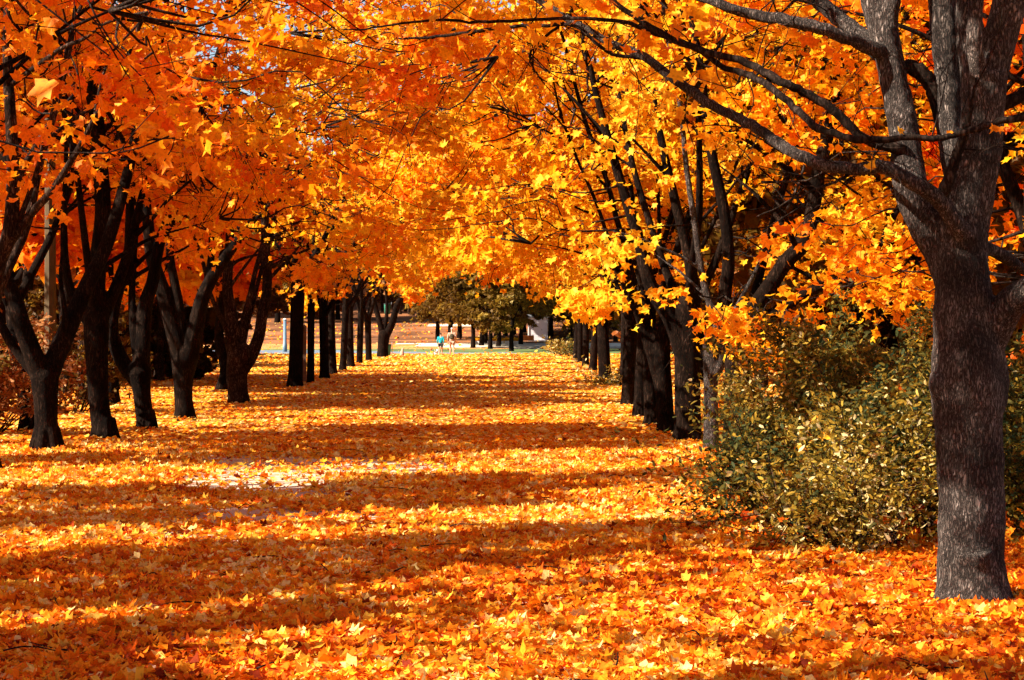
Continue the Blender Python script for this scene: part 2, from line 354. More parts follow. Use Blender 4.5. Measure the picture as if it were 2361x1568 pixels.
def maple(name, x, y, r, fork, label, seed, side, limbs=None, trunk=None, n_cl=175, per=66, size=.095, tint=.57, extra=None, out=MAPLE_OUT,
          crown_c=None, crown_r=(5.3, 3.0, 4.0), bark=None, group=None, mat=None, carve=True, zmin=2.4, twigs=True, remesh=0, rand_limbs=4, hmax=8.2, cat='tree', free=False):
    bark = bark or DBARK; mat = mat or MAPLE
    g = np.random.default_rng(seed); z0 = float(terrain(x, y)); root = empty(name, (x, y, z0), label, cat, group)
    O = np.array([x, y, z0]); tb = MB(); nodes = []; nrad = []
    if trunk is None:
        lean = g.normal(0, .03, 2)
        zz = np.array([-.15, 0, .12, .35, .8, fork * .7, fork]); rr = r * np.array([1.5, 1.3, 1.13, 1.04, 1.0, .98, 1.08])
        ctrl = np.stack([lean[0] * zz, lean[1] * zz, zz], 1)
    else:
        ctrl, rr = trunk; ctrl = ctrl - O
    top = ctrl[-1]; up_ = norm(ctrl[-1] - ctrl[-2]) * rr[-1]
    ctrl = np.vstack([ctrl, top + up_ * .7, top + up_ * 1.15]); rr = np.append(rr, [rr[-1] * .8, rr[-1] * .3])
    pts, rad = spline(ctrl, rr, 22); tb.tube(pts, rad, 20 if r > .1 else 10, .025)
    if r > .11 and y < 95:
        for q in range(6):
            a = q * 1.05 + g.uniform(-.3, .3); e = np.array([math.cos(a), math.sin(a), 0]); k = g.uniform(1.25, 1.65)
            qq, qr = spline([e * r * .6 + [0, 0, .36], e * r * .9 + [0, 0, .12], e * r * k + [0, 0, -.03]] + np.array([pts[3][0], pts[3][1], 0]), [r * .3, r * .36, r * .12], 8); tb.tube(qq, qr, 8, .03)
    L = []
    if limbs:
        for cps, r0, r1 in limbs:
            L.append((np.asarray(cps) - O, r0, r1))
    if limbs is None or rand_limbs:
        n = rand_limbs; a0 = g.uniform(0, 6.28)
        for i in range(n):
            p = limb_path(g, top - np.array([0, 0, .12]), a0 + i * 6.283 / n + g.normal(0, .3), g.uniform(.28, .62), g.uniform(.75, 1.0) * (hmax - fork), .5)
            k = g.uniform(.5, .66) if limbs is None else .4
            L.append((p, r * k, r * .12))
    for p, r0, r1 in L:
        k = len(p); q, rad = spline(p, r0 + (r1 - r0) * np.linspace(0, 1, k) ** .8, max(12, k * 3)); tb.tube(q, rad, 10, .02)
        if q[-1][2] < hmax - 1.5:           # carry on upward beyond what was drawn
            dirv = norm(q[-1] - q[-4]); az = math.atan2(dirv[1], dirv[0]); ti = math.acos(max(-1, min(1, dirv[2])))
            e = limb_path(g, q[-1] - dirv * .02, az, min(ti, 1.2), (hmax - q[-1][2]) * .95, .5); ee, er = spline(e, np.linspace(rad[-1], .02, len(e)), 16); tb.tube(ee, er, 8, .02)
            q = np.vstack([q, ee]); rad = np.concatenate([rad, er])
        nodes.append(q); nrad.append(rad)
        # secondary branches
        for s in range(5):
            i = int(g.uniform(.3, .98) * (len(q) - 2)); b = q[i]
            if b[2] < 1.9: continue
            az = g.uniform(0, 6.28) if g.uniform() < .5 else (0 if side < 0 else math.pi) + g.normal(0, .7)
            e = limb_path(g, b, az, g.uniform(.7, 1.15), g.uniform(1.4, 3.0), .0, g.uniform(.1, .55), 6)
            w = e + O
            if not free and not allowed(w[-2:]).all() and w[-1][1] > 2: continue
            ee, er = spline(e, np.linspace(min(rad[i] * .6, .05), .012, len(e)), 14); tb.tube(ee, er, 6, .02)
            nodes.append(ee); nrad.append(er)
    tr = tb.obj('trunk', bark, root)
    tr.data['n'] = 1
    if remesh:
        md = tr.modifiers.new('skin', 'REMESH'); md.mode = 'VOXEL'; md.voxel_size = remesh; md.use_smooth_shade = True
        sm = tr.modifiers.new('smooth', 'SMOOTH'); sm.factor = .6; sm.iterations = 4
    nodes = np.concatenate(nodes); nodes = nodes[nodes[:, 2] > 1.9]
    if crown_c is None and side < 0 and y < 70: crown_r = (5.3, 3.0, 3.3)
    cc = crown_c if crown_c is not None else (x + side * -1.1, y, z0 + (5.3 if side < 0 else 5.9))
    cl = crown_clusters(cc, crown_r, n_cl, seed + 3, z0 + zmin, free)
    if extra is not None: cl = np.concatenate([cl, extra])
    if twigs and len(cl):
        tw = MB(); sh = shaft(cl) if carve else np.zeros(len(cl))
        for ci_, c in enumerate(cl):
            if sh[ci_] > .7: continue
            c0 = c - O; d = np.linalg.norm(nodes - c0, axis=1) + np.maximum(0, nodes[:, 2] - c0[2]) * .3; i = int(np.argmin(d))
            b = nodes[i]; mid = (b + c0) / 2 + np.array([g.normal(0, .1), g.normal(0, .1), .12 * d[i] ** .5]); 
            if d[i] > 4: continue
            e, er = spline([b, b * .7 + c0 * .3 + g.normal(0, .07, 3), mid + g.normal(0, .09, 3), b * .2 + c0 * .8 + g.normal(0, .06, 3), c0 + [0, 0, .04], c0 + g.normal(0, .25, 3) + [0, 0, -.12]], [.013 + .003 * d[i], .011, .009, .006, .005, .003], 13); tw.tube(e, er, 5, 0)
            for q in range(2 if d[i] < 3 else 1):
                e2, r2 = spline([c0 + [0, 0, .04], c0 + g.normal(0, .2, 3), c0 + g.normal(0, .4, 3) + [0, 0, -.1]], [.006, .004, .003], 5); tw.tube(e2, r2, 4, 0)
        if tw.n: tw.obj('twig_sprays', TWIG, root)
    if len(cl):
        me = make_crown(cl, cc, per, seed + 9, size, tint, out, mat, carve)
        cr = link(bpy.data.objects.new('crown', me), root); cr.location = (-x, -y, -z0)
    return root

def IP(d, *pts): return np.array([P(a, b, d + (c[0] if c else 0)) for a, b, *c in pts])
def gd(py): return CAMH * F / (py - HY)

# ------------------------------------------------------------------ the big maple on the right
dH = gd(1404); wm = dH / F / 2
def hero():
    x, y, _ = P(2243, 1383, dH); root = empty('maple_tree', (x, y, 0), 'large grey barked maple in front of the green bush, trunk bare and partly sunlit', 'tree', GR_R)
    O = np.array([x, y, 0.0]); t = MB()
    def T(pts, w, sides=24, rough=.02, k=5, dd=0):
        q, r = spline(IP(dH + dd, *pts) - O, np.array(w) * wm, len(pts) * k); t.tube(q, r, sides, rough)
    T([(2246, 1430), (2246, 1383), (2244, 1340), (2240, 1270), (2240, 1180), (2236, 1080), (2233, 980), (2232, 890), (2228, 820), (2224, 740), (2220, 660), (2214, 600), (2210, 560)],
      [215, 180, 162, 152, 150, 152, 156, 168, 160, 142, 128, 122, 112], 40, .018, 6)
    # root flare
    for a, px in ((-.05, 2172), (.12, 2322), (-.11, 2262), (-.09, 2212)):
        T([(2243, 1270, a), (px * .7 + 2243 * .3, 1360, a * .8), (px * 1.0, 1405, a * 1.3)], [100, 66, 34], 14, .03, 6)
    # burl on the left and swelling on the right at mid height
    T([(2190, 960, 0), (2182, 885, -.03), (2190, 800, 0)], [50, 84, 50], 16, .05, 5)
    T([(2285, 960, 0), (2292, 885, .02), (2280, 800, 0)], [50, 74, 60], 16, .05, 5)
    # oval scar low on the left
    T([(2206, 1350, -.03), (2200, 1300, -.055), (2202, 1240, -.05), (2206, 1180, -.01)], [30, 62, 50, 20], 14, .03, 5)
    # main stems
    T([(2208, 640, .05), (2170, 560, .08), (2115, 470, .12), (2092, 390, .15), (2082, 300, .2), (2064, 200, .25), (2045, 110, .3), (2020, 0, .35), (2000, -120, .4), (1960, -420, .5), (1900, -800, .8)],
      [110, 100, 86, 76, 70, 66, 68, 74, 60, 48, 26], 22, .03, 6)
    T([(2214, 640), (2222, 520), (2240, 430), (2258, 340), (2268, 250), (2270, 170)], [122, 114, 108, 104, 98, 108], 26, .02, 6)
    T([(2240, 480, .12), (2205, 400, .2), (2190, 300, .25), (2186, 200, .3), (2182, 100, .3), (2172, 0, .3), (2165, -150, .3), (2150, -600, .2)], [50, 60, 62, 68, 70, 72, 66, 40], 20, .03, 6)
    T([(2262, 230, .02), (2240, 120, .1), (2232, 0, .12), (2225, -200, .2), (2230, -600, .4)], [78, 68, 60, 50, 26], 18, .03, 6)
    T([(2272, 210), (2300, 110), (2325, 0), (2345, -120), (2400, -450), (2450, -800)], [86, 80, 78, 66, 46, 26], 20, .03, 6)
    T([(2262, 190, -.08), (2246, 110, -.14), (2250, 0, -.16), (2260, -200, -.1), (2240, -500)], [44, 38, 34, 28, 14], 14, .02, 6)
    # limb at the lower right and one behind
    T([(2240, 860, .02), (2288, 770, 0), (2330, 700, -.1), (2385, 655, -.2), (2480, 560, -.3), (2620, 420, -.4), (2800, 150, -.4)], [90, 84, 72, 62, 56, 44, 26], 20, .02, 6)
    T([(2240, 600, .1), (2275, 575, .2), (2315, 592, .3), (2365, 625, .4), (2450, 650, .5), (2600, 640, .5)], [40, 36, 31, 28, 24, 14], 14, .02, 6)
    T([(2040, 0, .3), (2058, 70, .28), (2060, 0, .24), (2075, -120, .2)], [20, 26, 34, 26], 12, .02, 6)
    tr = t.obj('trunk', BARK, root)
    md = tr.modifiers.new('skin', 'REMESH'); md.mode = 'VOXEL'; md.voxel_size = .011; md.use_smooth_shade = True
    sm = tr.modifiers.new('smooth', 'SMOOTH'); sm.factor = .5; sm.iterations = 4
    tex = bpy.data.textures.new('furrows', 'CLOUDS'); tex.noise_scale = .12
    dm = tr.modifiers.new('lumps', 'DISPLACE'); dm.texture = tex; dm.strength = .02; dm.mid_level = .5
    # limbs and branches crossing the picture
    def branch(pts, w, dd=0, nm='branch', k=5):
        m = MB(); c = IP(dH + dd, *pts) - O; q, r = spline(c, np.array(w) * wm, len(pts) * k)
        q[1:-1] += rng.normal(0, .0035, (len(q) - 2, 3)); m.tube(q, r, 10, .03); return q, m
    G = [([(2225, 545, -.16), (2204, 515, -.2), (2162, 461, -.25), (2106, 423, -.3), (2035, 386, -.3), (1979, 390, -.25), (1903, 381, -.15), (1847, 362, 0), (1800, 334, .2), (1753, 301, .4), (1701, 273, .6), (1644, 245, .8),
           (1574, 198, 1), (1480, 130, 1.3), (1400, 95, 1.6), (1320, 50, 1.8), (1240, 0, 2), (1100, -70, 2.4)], [46, 42, 38, 34, 32, 28, 30, 28, 27, 26, 25, 25, 24, 22, 20, 20, 17, 8]),
         ([(2480, 215, -.5), (2361, 268, -.5), (2308, 280, -.5), (2232, 303, -.5), (2162, 320, -.5), (2091, 317, -.5), (2011, 324, -.5), (1941, 315, -.4), (1880, 291, -.3), (1832, 249, -.1), (1776, 202, .1), (1729, 174, .2), (1668, 155, .4), (1590, 105, .5),
           (1500, 75, .7), (1420, 48, .8), (1250, 44, 1), (1120, 52, 1.1), (1000, 48, 1.2), (860, 66, 1.4), (790, 68, 1.4)], [20, 19, 16, 15, 14, 14, 16, 17, 18, 17, 17, 16, 14, 12, 11, 10, 8, 8, 7, 5, 3]),
         ([(2050, 130, .3), (2002, 108, .2), (1903, 70, .1), (1809, 47, .1), (1738, 35, .2), (1668, 14, .2), (1600, -10, .3), (1400, -60, .5)], [44, 34, 30, 28, 26, 24, 20, 10]),
         ([(2030, 120, .3), (1988, 85, .5), (1941, 47, .6), (1880, 0, .7), (1800, -60, .9)], [50, 42, 38, 36, 24]),
         ([(2085, 350, .1), (1983, 315, .1), (1927, 258, .1), (1856, 216, .1), (1800, 188, .1), (1715, 145, .3), (1574, 100, .5), (1450, 30, .8), (1380, -30, 1)], [30, 22, 22, 20, 20, 18, 16, 14, 10]),
         ([(2170, 470, -.2), (2180, 430, -.26), (2204, 366, -.3), (2222, 315, -.34), (2236, 262, -.4), (2250, 180, -.44)], [30, 30, 24, 22, 12, 5]),
         ([(2082, 150, .3), (2120, 165, .3), (2150, 210, .3), (2175, 300, .3)], [34, 40, 38, 34]),
         ([(2290, 250, .1), (2361, 215, .1), (2440, 150, .1)], [34, 30, 22]),
         ([(2280, 300, 0), (2310, 336, .1), (2361, 345, .1), (2440, 360, .1)], [12, 9, 8, 5]),
         ([(1979, 385, -.2), (1935, 416, -.2), (1850, 450, -.2), (1745, 500, 0)], [10, 7, 5, 3]),
         ([(1300, 52, 1.6), (1270, 75, 1.6), (1230, 110, 1.6), (1224, 140, 1.6), (1240, 175, 1.6), (1262, 190, 1.6)], [8, 8, 7, 6, 5, 3]),
         ([(1335, 40, 1.8), (1345, 90, 1.8), (1352, 140, 1.8), (1356, 210, 1.8)], [12, 10, 8, 5]),
         ([(1480, 135, 1.3), (1400, 120, 1.4), (1330, 62, 1.6), (1250, 60, 1.7), (1150, 66, 1.9), (1000, 86, 2.2), (920, 90, 2.3)], [10, 9, 10, 10, 9, 8, 5])]
    ends = []
    for pts, w in G:
        q, m = branch(pts, w); m.obj('branch', BARK if w[0] > 40 else TWIG, root); ends.append(q)
    # thin bare twigs that stand off the branches
    m = MB(); g = np.random.default_rng(5)
    for q in ends:
        for _ in range(max(4, int(len(q) / 7))):
            i = int(g.uniform(.15, .95) * len(q)); a = g.uniform(0, 6.28); L_ = g.uniform(.12, .5); dv = np.array([math.cos(a), g.normal(0, .5), math.sin(a)]) * L_
            e, r = spline([q[i], q[i] + dv * .5 + g.normal(0, .04, 3), q[i] + dv + [0, 0, g.normal(0, .06)]], [.005, .0035, .002], 8); m.tube(e, r, 5, 0)
            if g.uniform() < .7:
                e, r = spline([q[i] + dv * .5, q[i] + dv * .8 + g.normal(0, .09, 3), q[i] + dv * .9 + g.normal(0, .14, 3)], [.003, .0025, .0015], 6); m.tube(e, r, 4, 0)
    m.obj('twig_sprays', TWIG, root)
    # upper branches and the crown above the picture, a few leaves near the twigs
    m = MB(); cl = crown_clusters((x, y + .5, 7.6), (3.6, 3.4, 2.5), 90, 77, 5.2, True); nd = np.array([O * 0 + P(2165, -600, dH) - O, P(2240, -500, dH) - O, P(2450, -800, dH) - O, P(1900, -800, dH) - O, P(2800, 150, dH) - O])
    for c in cl:
        c0 = c - O; i = int(np.argmin(np.linalg.norm(nd - c0, axis=1))); b = nd[i]
        e, r = spline([b, (b + c0) / 2 + g.normal(0, .2, 3), c0], [.03, .015, .006], 8); m.tube(e, r, 5, 0)
    m.obj('twig_sprays', TWIG, root)
    fr = np.concatenate([q[int(len(q) * .55):][::4] for q in ends[:5]]) + O
    fr = fr[(fr[:, 0] < 1.15)] + [0, .3, .12]
    fr = fr[rng.uniform(0, 1, len(fr)) < .8]
    m1 = make_crown(cl, (x, y, 7), 60, 31, .09, .45, MAPLE_OUT, MAPLE, True)
    o = link(bpy.data.objects.new('crown', m1), root); o.location = -O
    m2 = make_crown(fr, (x, y, 5), 14, 32, .075, .6, MAPLE_OUT, MAPLE, False, .4, 'leaves')
    o = link(bpy.data.objects.new('leaves', m2), root); o.location = -O
    # single leaves caught on the twigs
    pp = np.array([P(2085, 90, dH), P(2000, 385, dH - .4), P(2073, 300, dH - .5), P(2305, 296, dH - .55), P(2190, 305, dH - .5), P(1665, 200, dH + .4), P(1560, 170, dH + .8), P(1575, 265, dH + .6), P(1000, 40, dH + 1.2), P(2290, 292, dH - .55), P(2010, 375, dH - .4)])
    n = len(pp); me = leaves('caught_leaf', pp, np.stack([rng.normal(0, .6, n), -np.ones(n), rng.normal(.3, .4, n)], 1), np.stack([rng.normal(0, .6, n), np.zeros(n), -np.ones(n)], 1),
                          np.array([.075, .05, .04, .035, .03, .06, .085, .06, .06, .04, .045]), np.array([.55, .95, .8, .4, .4, .6, 1, .7, .85, .5, .9]), MAPLE_OUT, MAPLE, .4)
    o = link(bpy.data.objects.new('leaves', me), root); o.location = -O
hero()

# ------------------------------------------------------------------ left row
def tr_(d, w, pts):        # trunk control points from the picture + radii
    c = IP(d, *[p[:2] for p in pts]); return c, np.array([p[2] for p in pts]) * d / F / 2
def lb(d, w0, w1, *pts): return (IP(d, *pts), w0 * d / F / 2, w1 * d / F / 2)

d = gd(1048)
maple('maple_tree', P(107, 0, d)[0], d, .19, 1.5, 'maple with a low V fork, nearest whole trunk of the left row', 101, -1,
      trunk=tr_(d, 0, [(108, 1075, 78), (108, 1048, 64), (107, 1030, 58), (106, 980, 54), (104, 920, 56), (102, 870, 66)]),
      limbs=[lb(d, 52, 30, (102, 880), (70, 800, -.1), (48, 740, -.2), (30, 680, -.2), (-10, 600, -.2), (-60, 480, -.1)),
             lb(d, 56, 26, (102, 885), (130, 820, .1), (165, 740, .2), (200, 660, .3), (240, 580, .4), (270, 490, .5), (300, 380, .7)),
             lb(d, 20, 8, (135, 815, .1), (150, 730, 0), (140, 640, 0), (150, 500, .1))], rand_limbs=1, tint=.5, n_cl=150, remesh=.02, group=GR_L, size=.09)
d = gd(1018)
maple('maple_tree', P(240, 0, d)[0], d, .18, 2.2, 'straight dark maple trunk beside the low V forked maple, leaning stem', 102, -1,
      trunk=tr_(d, 0, [(246, 1040, 84), (243, 1018, 60), (236, 990, 50), (228, 930, 46), (224, 860, 50), (222, 780, 58), (222, 720, 60)]),
      limbs=[lb(d, 48, 34, (222, 740), (222, 640), (232, 560), (238, 480), (232, 380), (225, 280)), lb(d, 36, 16, (222, 760), (260, 680, .1), (290, 600, .2), (310, 520, .3), (335, 420, .3)),
             lb(d, 30, 12, (218, 760), (170, 690), (150, 600), (148, 480), (150, 420))], rand_limbs=1, tint=.56, remesh=.02, group=GR_L)
d = gd(997)
maple('maple_tree', P(338, 0, d)[0], d, .15, 1.6, 'dark maple dividing into upright stems, third whole trunk of the left row', 103, -1,
      trunk=tr_(d, 0, [(340, 1012, 62), (338, 997, 48), (333, 960, 40), (326, 900, 42), (322, 860, 56)]),
      limbs=[lb(d, 40, 22, (318, 880), (280, 830, .1), (258, 760, .1), (270, 680, .1), (295, 600), (300, 480)), lb(d, 42, 22, (325, 880), (330, 780), (336, 700), (352, 650), (368, 560), (400, 480), (430, 380)),
             lb(d, 26, 12, (322, 860), (306, 740), (306, 640, .1), (316, 520, .1))], rand_limbs=0, tint=.62, remesh=.02, group=GR_L)
d = gd(972)
maple('maple_tree', P(425, 0, d)[0], d, .16, 1.7, 'dark maple with a wide fork and long arm over the alley, fourth in left row', 104, -1,
      trunk=tr_(d, 0, [(427, 985, 58), (426, 972, 48), (424, 940, 42), (423, 880, 44), (426, 830, 62)]),
      limbs=[lb(d, 44, 24, (420, 840), (395, 740), (372, 660), (350, 590), (340, 500), (326, 400)), lb(d, 46, 14, (432, 840), (450, 760), (466, 690), (490, 640), (530, 580), (565, 530), (592, 470), (604, 420)),
             lb(d, 28, 14, (425, 820), (412, 700), (392, 590), (398, 500), (400, 400)), lb(d, 24, 12, (465, 700, .1), (484, 620, .2), (488, 540, .2), (478, 450, .2))], rand_limbs=0, tint=.62, remesh=.02, group=GR_L)
d = gd(937)
maple('maple_tree', P(553, 0, d)[0], d, .18, 1.75, 'maple with sunlit base and low crooked arm, fifth whole trunk of the left row', 105, -1,
      trunk=tr_(d, 0, [(556, 948, 80), (553, 937, 56), (548, 900, 46), (546, 860, 50), (553, 825, 62)]),
      limbs=[lb(d, 40, 22, (545, 840), (536, 780), (532, 720), (524, 660), (530, 560)), lb(d, 34, 22, (560, 850), (582, 815, .1), (598, 770, .1), (604, 730, .1), (616, 660, .1), (612, 560)),
             lb(d, 22, 12, (550, 810), (562, 740), (575, 690), (590, 620))], rand_limbs=2, tint=.82, remesh=.025, group=GR_L, per=54, bark=FBARK)
d = gd(895)
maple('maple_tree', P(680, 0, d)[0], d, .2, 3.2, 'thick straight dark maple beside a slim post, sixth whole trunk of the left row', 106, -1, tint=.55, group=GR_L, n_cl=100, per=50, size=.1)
lefts = [(716, 887, .11, 2.8, 'thin dark maple trunk between the slim post and a pale based maple'), (748, 876, .15, 2.2, 'dark maple with pale root flare leaning toward the alley'), (768, 866, .14, 2.4, 'dark maple right behind the leaning pale based one'),
         (790, 856, .14, 2.6, 'tall dark maple midway down the left row, no low fork'), (809, 849, .16, 2.6, 'dark maple trunk far down the left row, wide foot'), (829, 842, .15, 2.4, 'far dark maple trunk, second before the one with the bin'),
         (850, 834, .17, 2.2, 'far dark maple trunk, last but one before the road')]
for i, (px, py, r, fk, lab) in enumerate(lefts):
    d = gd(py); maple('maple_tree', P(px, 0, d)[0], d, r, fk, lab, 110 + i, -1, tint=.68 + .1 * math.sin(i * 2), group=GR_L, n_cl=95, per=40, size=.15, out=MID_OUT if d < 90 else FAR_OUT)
d = gd(826)
maple('maple_tree', P(880, 0, d)[0], d, .26, 2.2, 'last maple of the left row beside the road, open V fork', 119, -1,
      trunk=tr_(d, 0, [(882, 832, 36), (882, 826, 28), (883, 800, 24), (885, 775, 28)]), limbs=[lb(d, 22, 8, (886, 780), (904, 745), (915, 705), (930, 680), (945, 655)), lb(d, 16, 8, (884, 775), (872, 730), (862, 690), (858, 640)), lb(d, 12, 6, (885, 770), (892, 720), (890, 660))],
      rand_limbs=1, tint=.35, group=GR_L, n_cl=60, per=26, size=.18, out=FAR_OUT)
# the tree cut by the left edge, and the nearer ones outside the frame whose boughs hang in
d = 24.0
maple('maple_tree', -5.95, d, .17, 1.5, 'maple cut off by the left edge of the view, pale stems leaning in', 120, -1,
      limbs=[(np.array([[-5.95, d, 1.5], list(P(-8, 620, d)), list(P(22, 540, d)), list(P(30, 440, d)), list(P(28, 330, d)), list(P(20, 200, d))]), .11, .06),
             (np.array([list(P(25, 555, d)), list(P(75, 490, d)), list(P(120, 440, d - .2)), list(P(180, 345, d - .3)), list(P(230, 250, d - .3))]), .06, .025),
             (np.array([list(P(40, 520, d)), list(P(70, 440, d)), list(P(95, 360, d)), list(P(110, 300, d))]), .035, .02)], rand_limbs=2, tint=.42, group=GR_L, n_cl=130, size=.088, bark=FBARK, per=60)
hid = [(-5.9, 20.3, .42, .3), (-5.8, 16.6, .42, .38), (-5.8, 13, .4, .4), (-5.8, 9.4, .35, .5), (-5.8, 5.6, .35, .5), (-5.8, 1.8, .4, .5)]
hl = ['maple just outside the view whose deep orange bough hangs at the upper left', 'near maple outside the view hanging large orange leaves across the top left', 'maple beside the camera path with orange boughs above the alley, left side',
      'near left maple out of view throwing shade over the foreground leaves', 'maple left of the viewpoint shading the foreground edge', 'maple level with the viewpoint on the left side']
for i, (x, y, t_, _) in enumerate(hid):
    maple('maple_tree', x, y, .17, 1.9, hl[i], 130 + i, -1, tint=t_, group=GR_L, n_cl=150, per=80, size=.095, crown_c=(x + .9, y, 5.8), crown_r=(5.2, 3.2, 3.8))

for i, y in enumerate(np.arange(3.0, 64, 4.2)):  # second row added to shade the ground outside the sunlit bands
    maple('maple_tree', -11.2 + .5 * math.sin(i * 2.1), y, .16, 2.6, 'maple of the added shade-casting second row behind the left alley row', 210 + i, -1, tint=.45, group='maples of the added shade-casting second row on the left', n_cl=120, per=52, size=.13 if y > 24 else .15,
          out=MID_OUT, mat=OLIVE if i % 3 == 1 else (BROWN if i % 3 == 2 else MAPLE), crown_c=(-11.0, y, 7.2), crown_r=(3.8, 2.8, 3.2), zmin=3.6, hmax=9, free=True)  # olive and brown leaves stand in for the dark shade inside the crowns
d = 33.5
maple('maple_tree', P(64, 0, d)[0], d, .13, 2.6, 'dark leaning maple trunk close behind the low V forked maple, left side of it', 109, -1,
      trunk=tr_(d, 0, [(66, 1012, 44), (64, 1000, 34), (58, 940, 30), (48, 860, 32), (36, 780, 34), (30, 700, 36)]), rand_limbs=3, tint=.5, group=GR_L, n_cl=90)
# ------------------------------------------------------------------ right row
rights = [(1585, 1028, .185, 1.9, 'thick dark maple at the front of the right row, close beside the green bush', [lb(gd(1028), 46, 16, (1580, 830), (1548, 740), (1500, 660), (1475, 560), (1440, 450), (1405, 330), (1370, 200)), lb(gd(1028), 40, 16, (1590, 830), (1600, 720), (1590, 600), (1560, 480), (1530, 350), (1510, 250))]),
          (1537, 1005, .13, 1.6, 'dark maple with a pale crooked stem, second trunk of the right row', [lb(gd(1005), 36, 14, (1528, 900), (1502, 810), (1480, 745), (1462, 690), (1450, 600), (1420, 500))]),
          (1503, 985, .115, 2.0, 'slim dark maple third in the right row', None), (1475, 965, .12, 2.2, 'slim dark maple fourth in the right row', None),
          (1447, 938, .13, 2.2, 'dark maple fifth in the right row, at the near side of the gap', None)]
for i, (px, py, r, fk, lab, lm) in enumerate(rights):
    d = gd(py); maple('maple_tree', P(px, 0, d)[0], d, r, fk, lab, 150 + i, 1, limbs=lm, rand_limbs=3 if lm else 4, tint=.84 - .03 * i, group=GR_R, n_cl=165, per=60, size=.095, remesh=.02 if i < 2 else 0, crown_c=(P(px, 0, d)[0] - .9, d, 5.9), extra=IP(d - 2, (1345, 690), (1375, 705, .5), (1400, 680), (1360, 660), (1390, 640), (1320, 620), (1290, 560), (1240, 540), (1180, 560), (1120, 540), (1420, 520), (1350, 540), (1300, 480), *[(float(a_), float(b_), float(c_)) for a_, b_, c_ in zip(np.random.default_rng(3).uniform(960, 1480, 26), np.random.default_rng(4).uniform(270, 580, 26), np.random.default_rng(5).uniform(-2.5, 1.5, 26))]) if i == 0 else None)  # gold leaf tint pushed yellower to stand for sun on these boughs
r2 = [(1395, 877, .2, 2.0, 'broad dark maple just past the gap in the right row'), (1367, 858, .15, 2.2, 'dark maple with a light edge, behind the one past the gap'), (1350, 846, .15, 2.2, 'far dark maple of the right row by low shrubs'),
      (1338, 838, .15, 2.2, 'far dark maple of the right row, last but one'), (1328, 831, .17, 2.2, 'last maple of the right row beside the road shrubs')]
for i, (px, py, r, fk, lab) in enumerate(r2):
    d = gd(py); maple('maple_tree', P(px, 0, d)[0], d, r, fk, lab, 160 + i, 1, tint=.6, group=GR_R, n_cl=95, per=40, size=.15, out=MID_OUT if d < 90 else FAR_OUT)
# trees that fill the gap to the front
for i, (x, y) in enumerate(((2.75, 53.5), (2.9, 61))):
    maple('maple_tree', x + .3, y, .12, 2.4, ['slender maple hidden in the gap of the right row, nearer one', 'slender maple hidden in the gap of the right row, farther one'][i], 170 + i, 1, tint=.6, group=GR_R, n_cl=80, per=40, size=.12, out=MID_OUT)
d = 27.2
maple('maple_tree', P(1697, 0, d)[0], d, .17, 1.6, 'gnarled dark maple rising behind the green bush with a thick arm bent to the right', 175, 1,
      limbs=[lb(d, 44, 34, (1697, 800), (1735, 720), (1775, 660), (1815, 600), (1855, 560), (1875, 480), (1890, 380)), lb(d, 34, 16, (1720, 760), (1795, 716), (1860, 675), (1925, 650), (2010, 600), (2060, 500)), lb(d, 38, 22, (1690, 810), (1670, 700), (1680, 600), (1668, 480), (1640, 350), (1620, 200))],
      rand_limbs=1, tint=.8, group=GR_R, n_cl=110, per=60, size=.09, remesh=.02, crown_c=(3.2, 26.5, 5.6), crown_r=(4.2, 3, 3.4),
      extra=IP(25.4, (1665, 745), (1700, 770, .3), (1745, 790, -.2), (1790, 800, .2), (1830, 790), (1690, 730, .3), (1860, 800, .4), (1560, 610), (1540, 655, .2), (1590, 600, -.3), (1575, 560, .3), (1520, 540), (1980, 600), (2040, 660), (2090, 720, .3), (2000, 560), (1940, 540, .2), (2060, 600), (2110, 660)))
d = 28.2
maple('maple_tree', P(1640, 0, d)[0], d, .1, 1.45, 'thin sunlit reddish maple stem between the thick dark trunk and the bush', 176, 1, limbs=[lb(d, 30, 16, (1640, 880), (1665, 820), (1650, 740), (1620, 640), (1600, 500))], rand_limbs=1, tint=.7, group=GR_R, n_cl=60, per=46, size=.09, bark=BARK, remesh=.02)
hr = [(5.4, 21.5, .66, 'maple behind the bush whose yellow orange bough hangs left of the big grey trunk'), (6.6, 17.5, .22, 'deep orange maple behind the big grey trunk at the right edge'), (8.4, 23, .2, 'red orange maple farther back at the right edge'),
      (5.6, 7.5, .5, 'maple right of the viewpoint, out of view'), (8.6, 33, .35, 'orange maple behind the right row, beyond the bush')]
for i, (x, y, t_, lab) in enumerate(hr):
    maple('maple_tree', x, y, .16, 2.0, lab, 180 + i, 1, tint=t_, group='maples standing behind the right row', n_cl=130, per=60, size=.092, crown_c=(x - .6, y, 4.6), crown_r=(3.6, 3, 3.9), zmin=1.5 if i < 3 else 4.2)

# ------------------------------------------------------------------ woods on both sides and beyond the road (copies)
def copy_tree(o, loc, rz, sc, label, group):
    r = o.copy(); link(r); r.location = loc; r.rotation_euler = (0, 0, rz); r.scale = (sc, sc, sc); r['label'] = label; r['group'] = group
    for c in list(o.children):
        k = c.copy(); link(k); k.parent = r
    return r

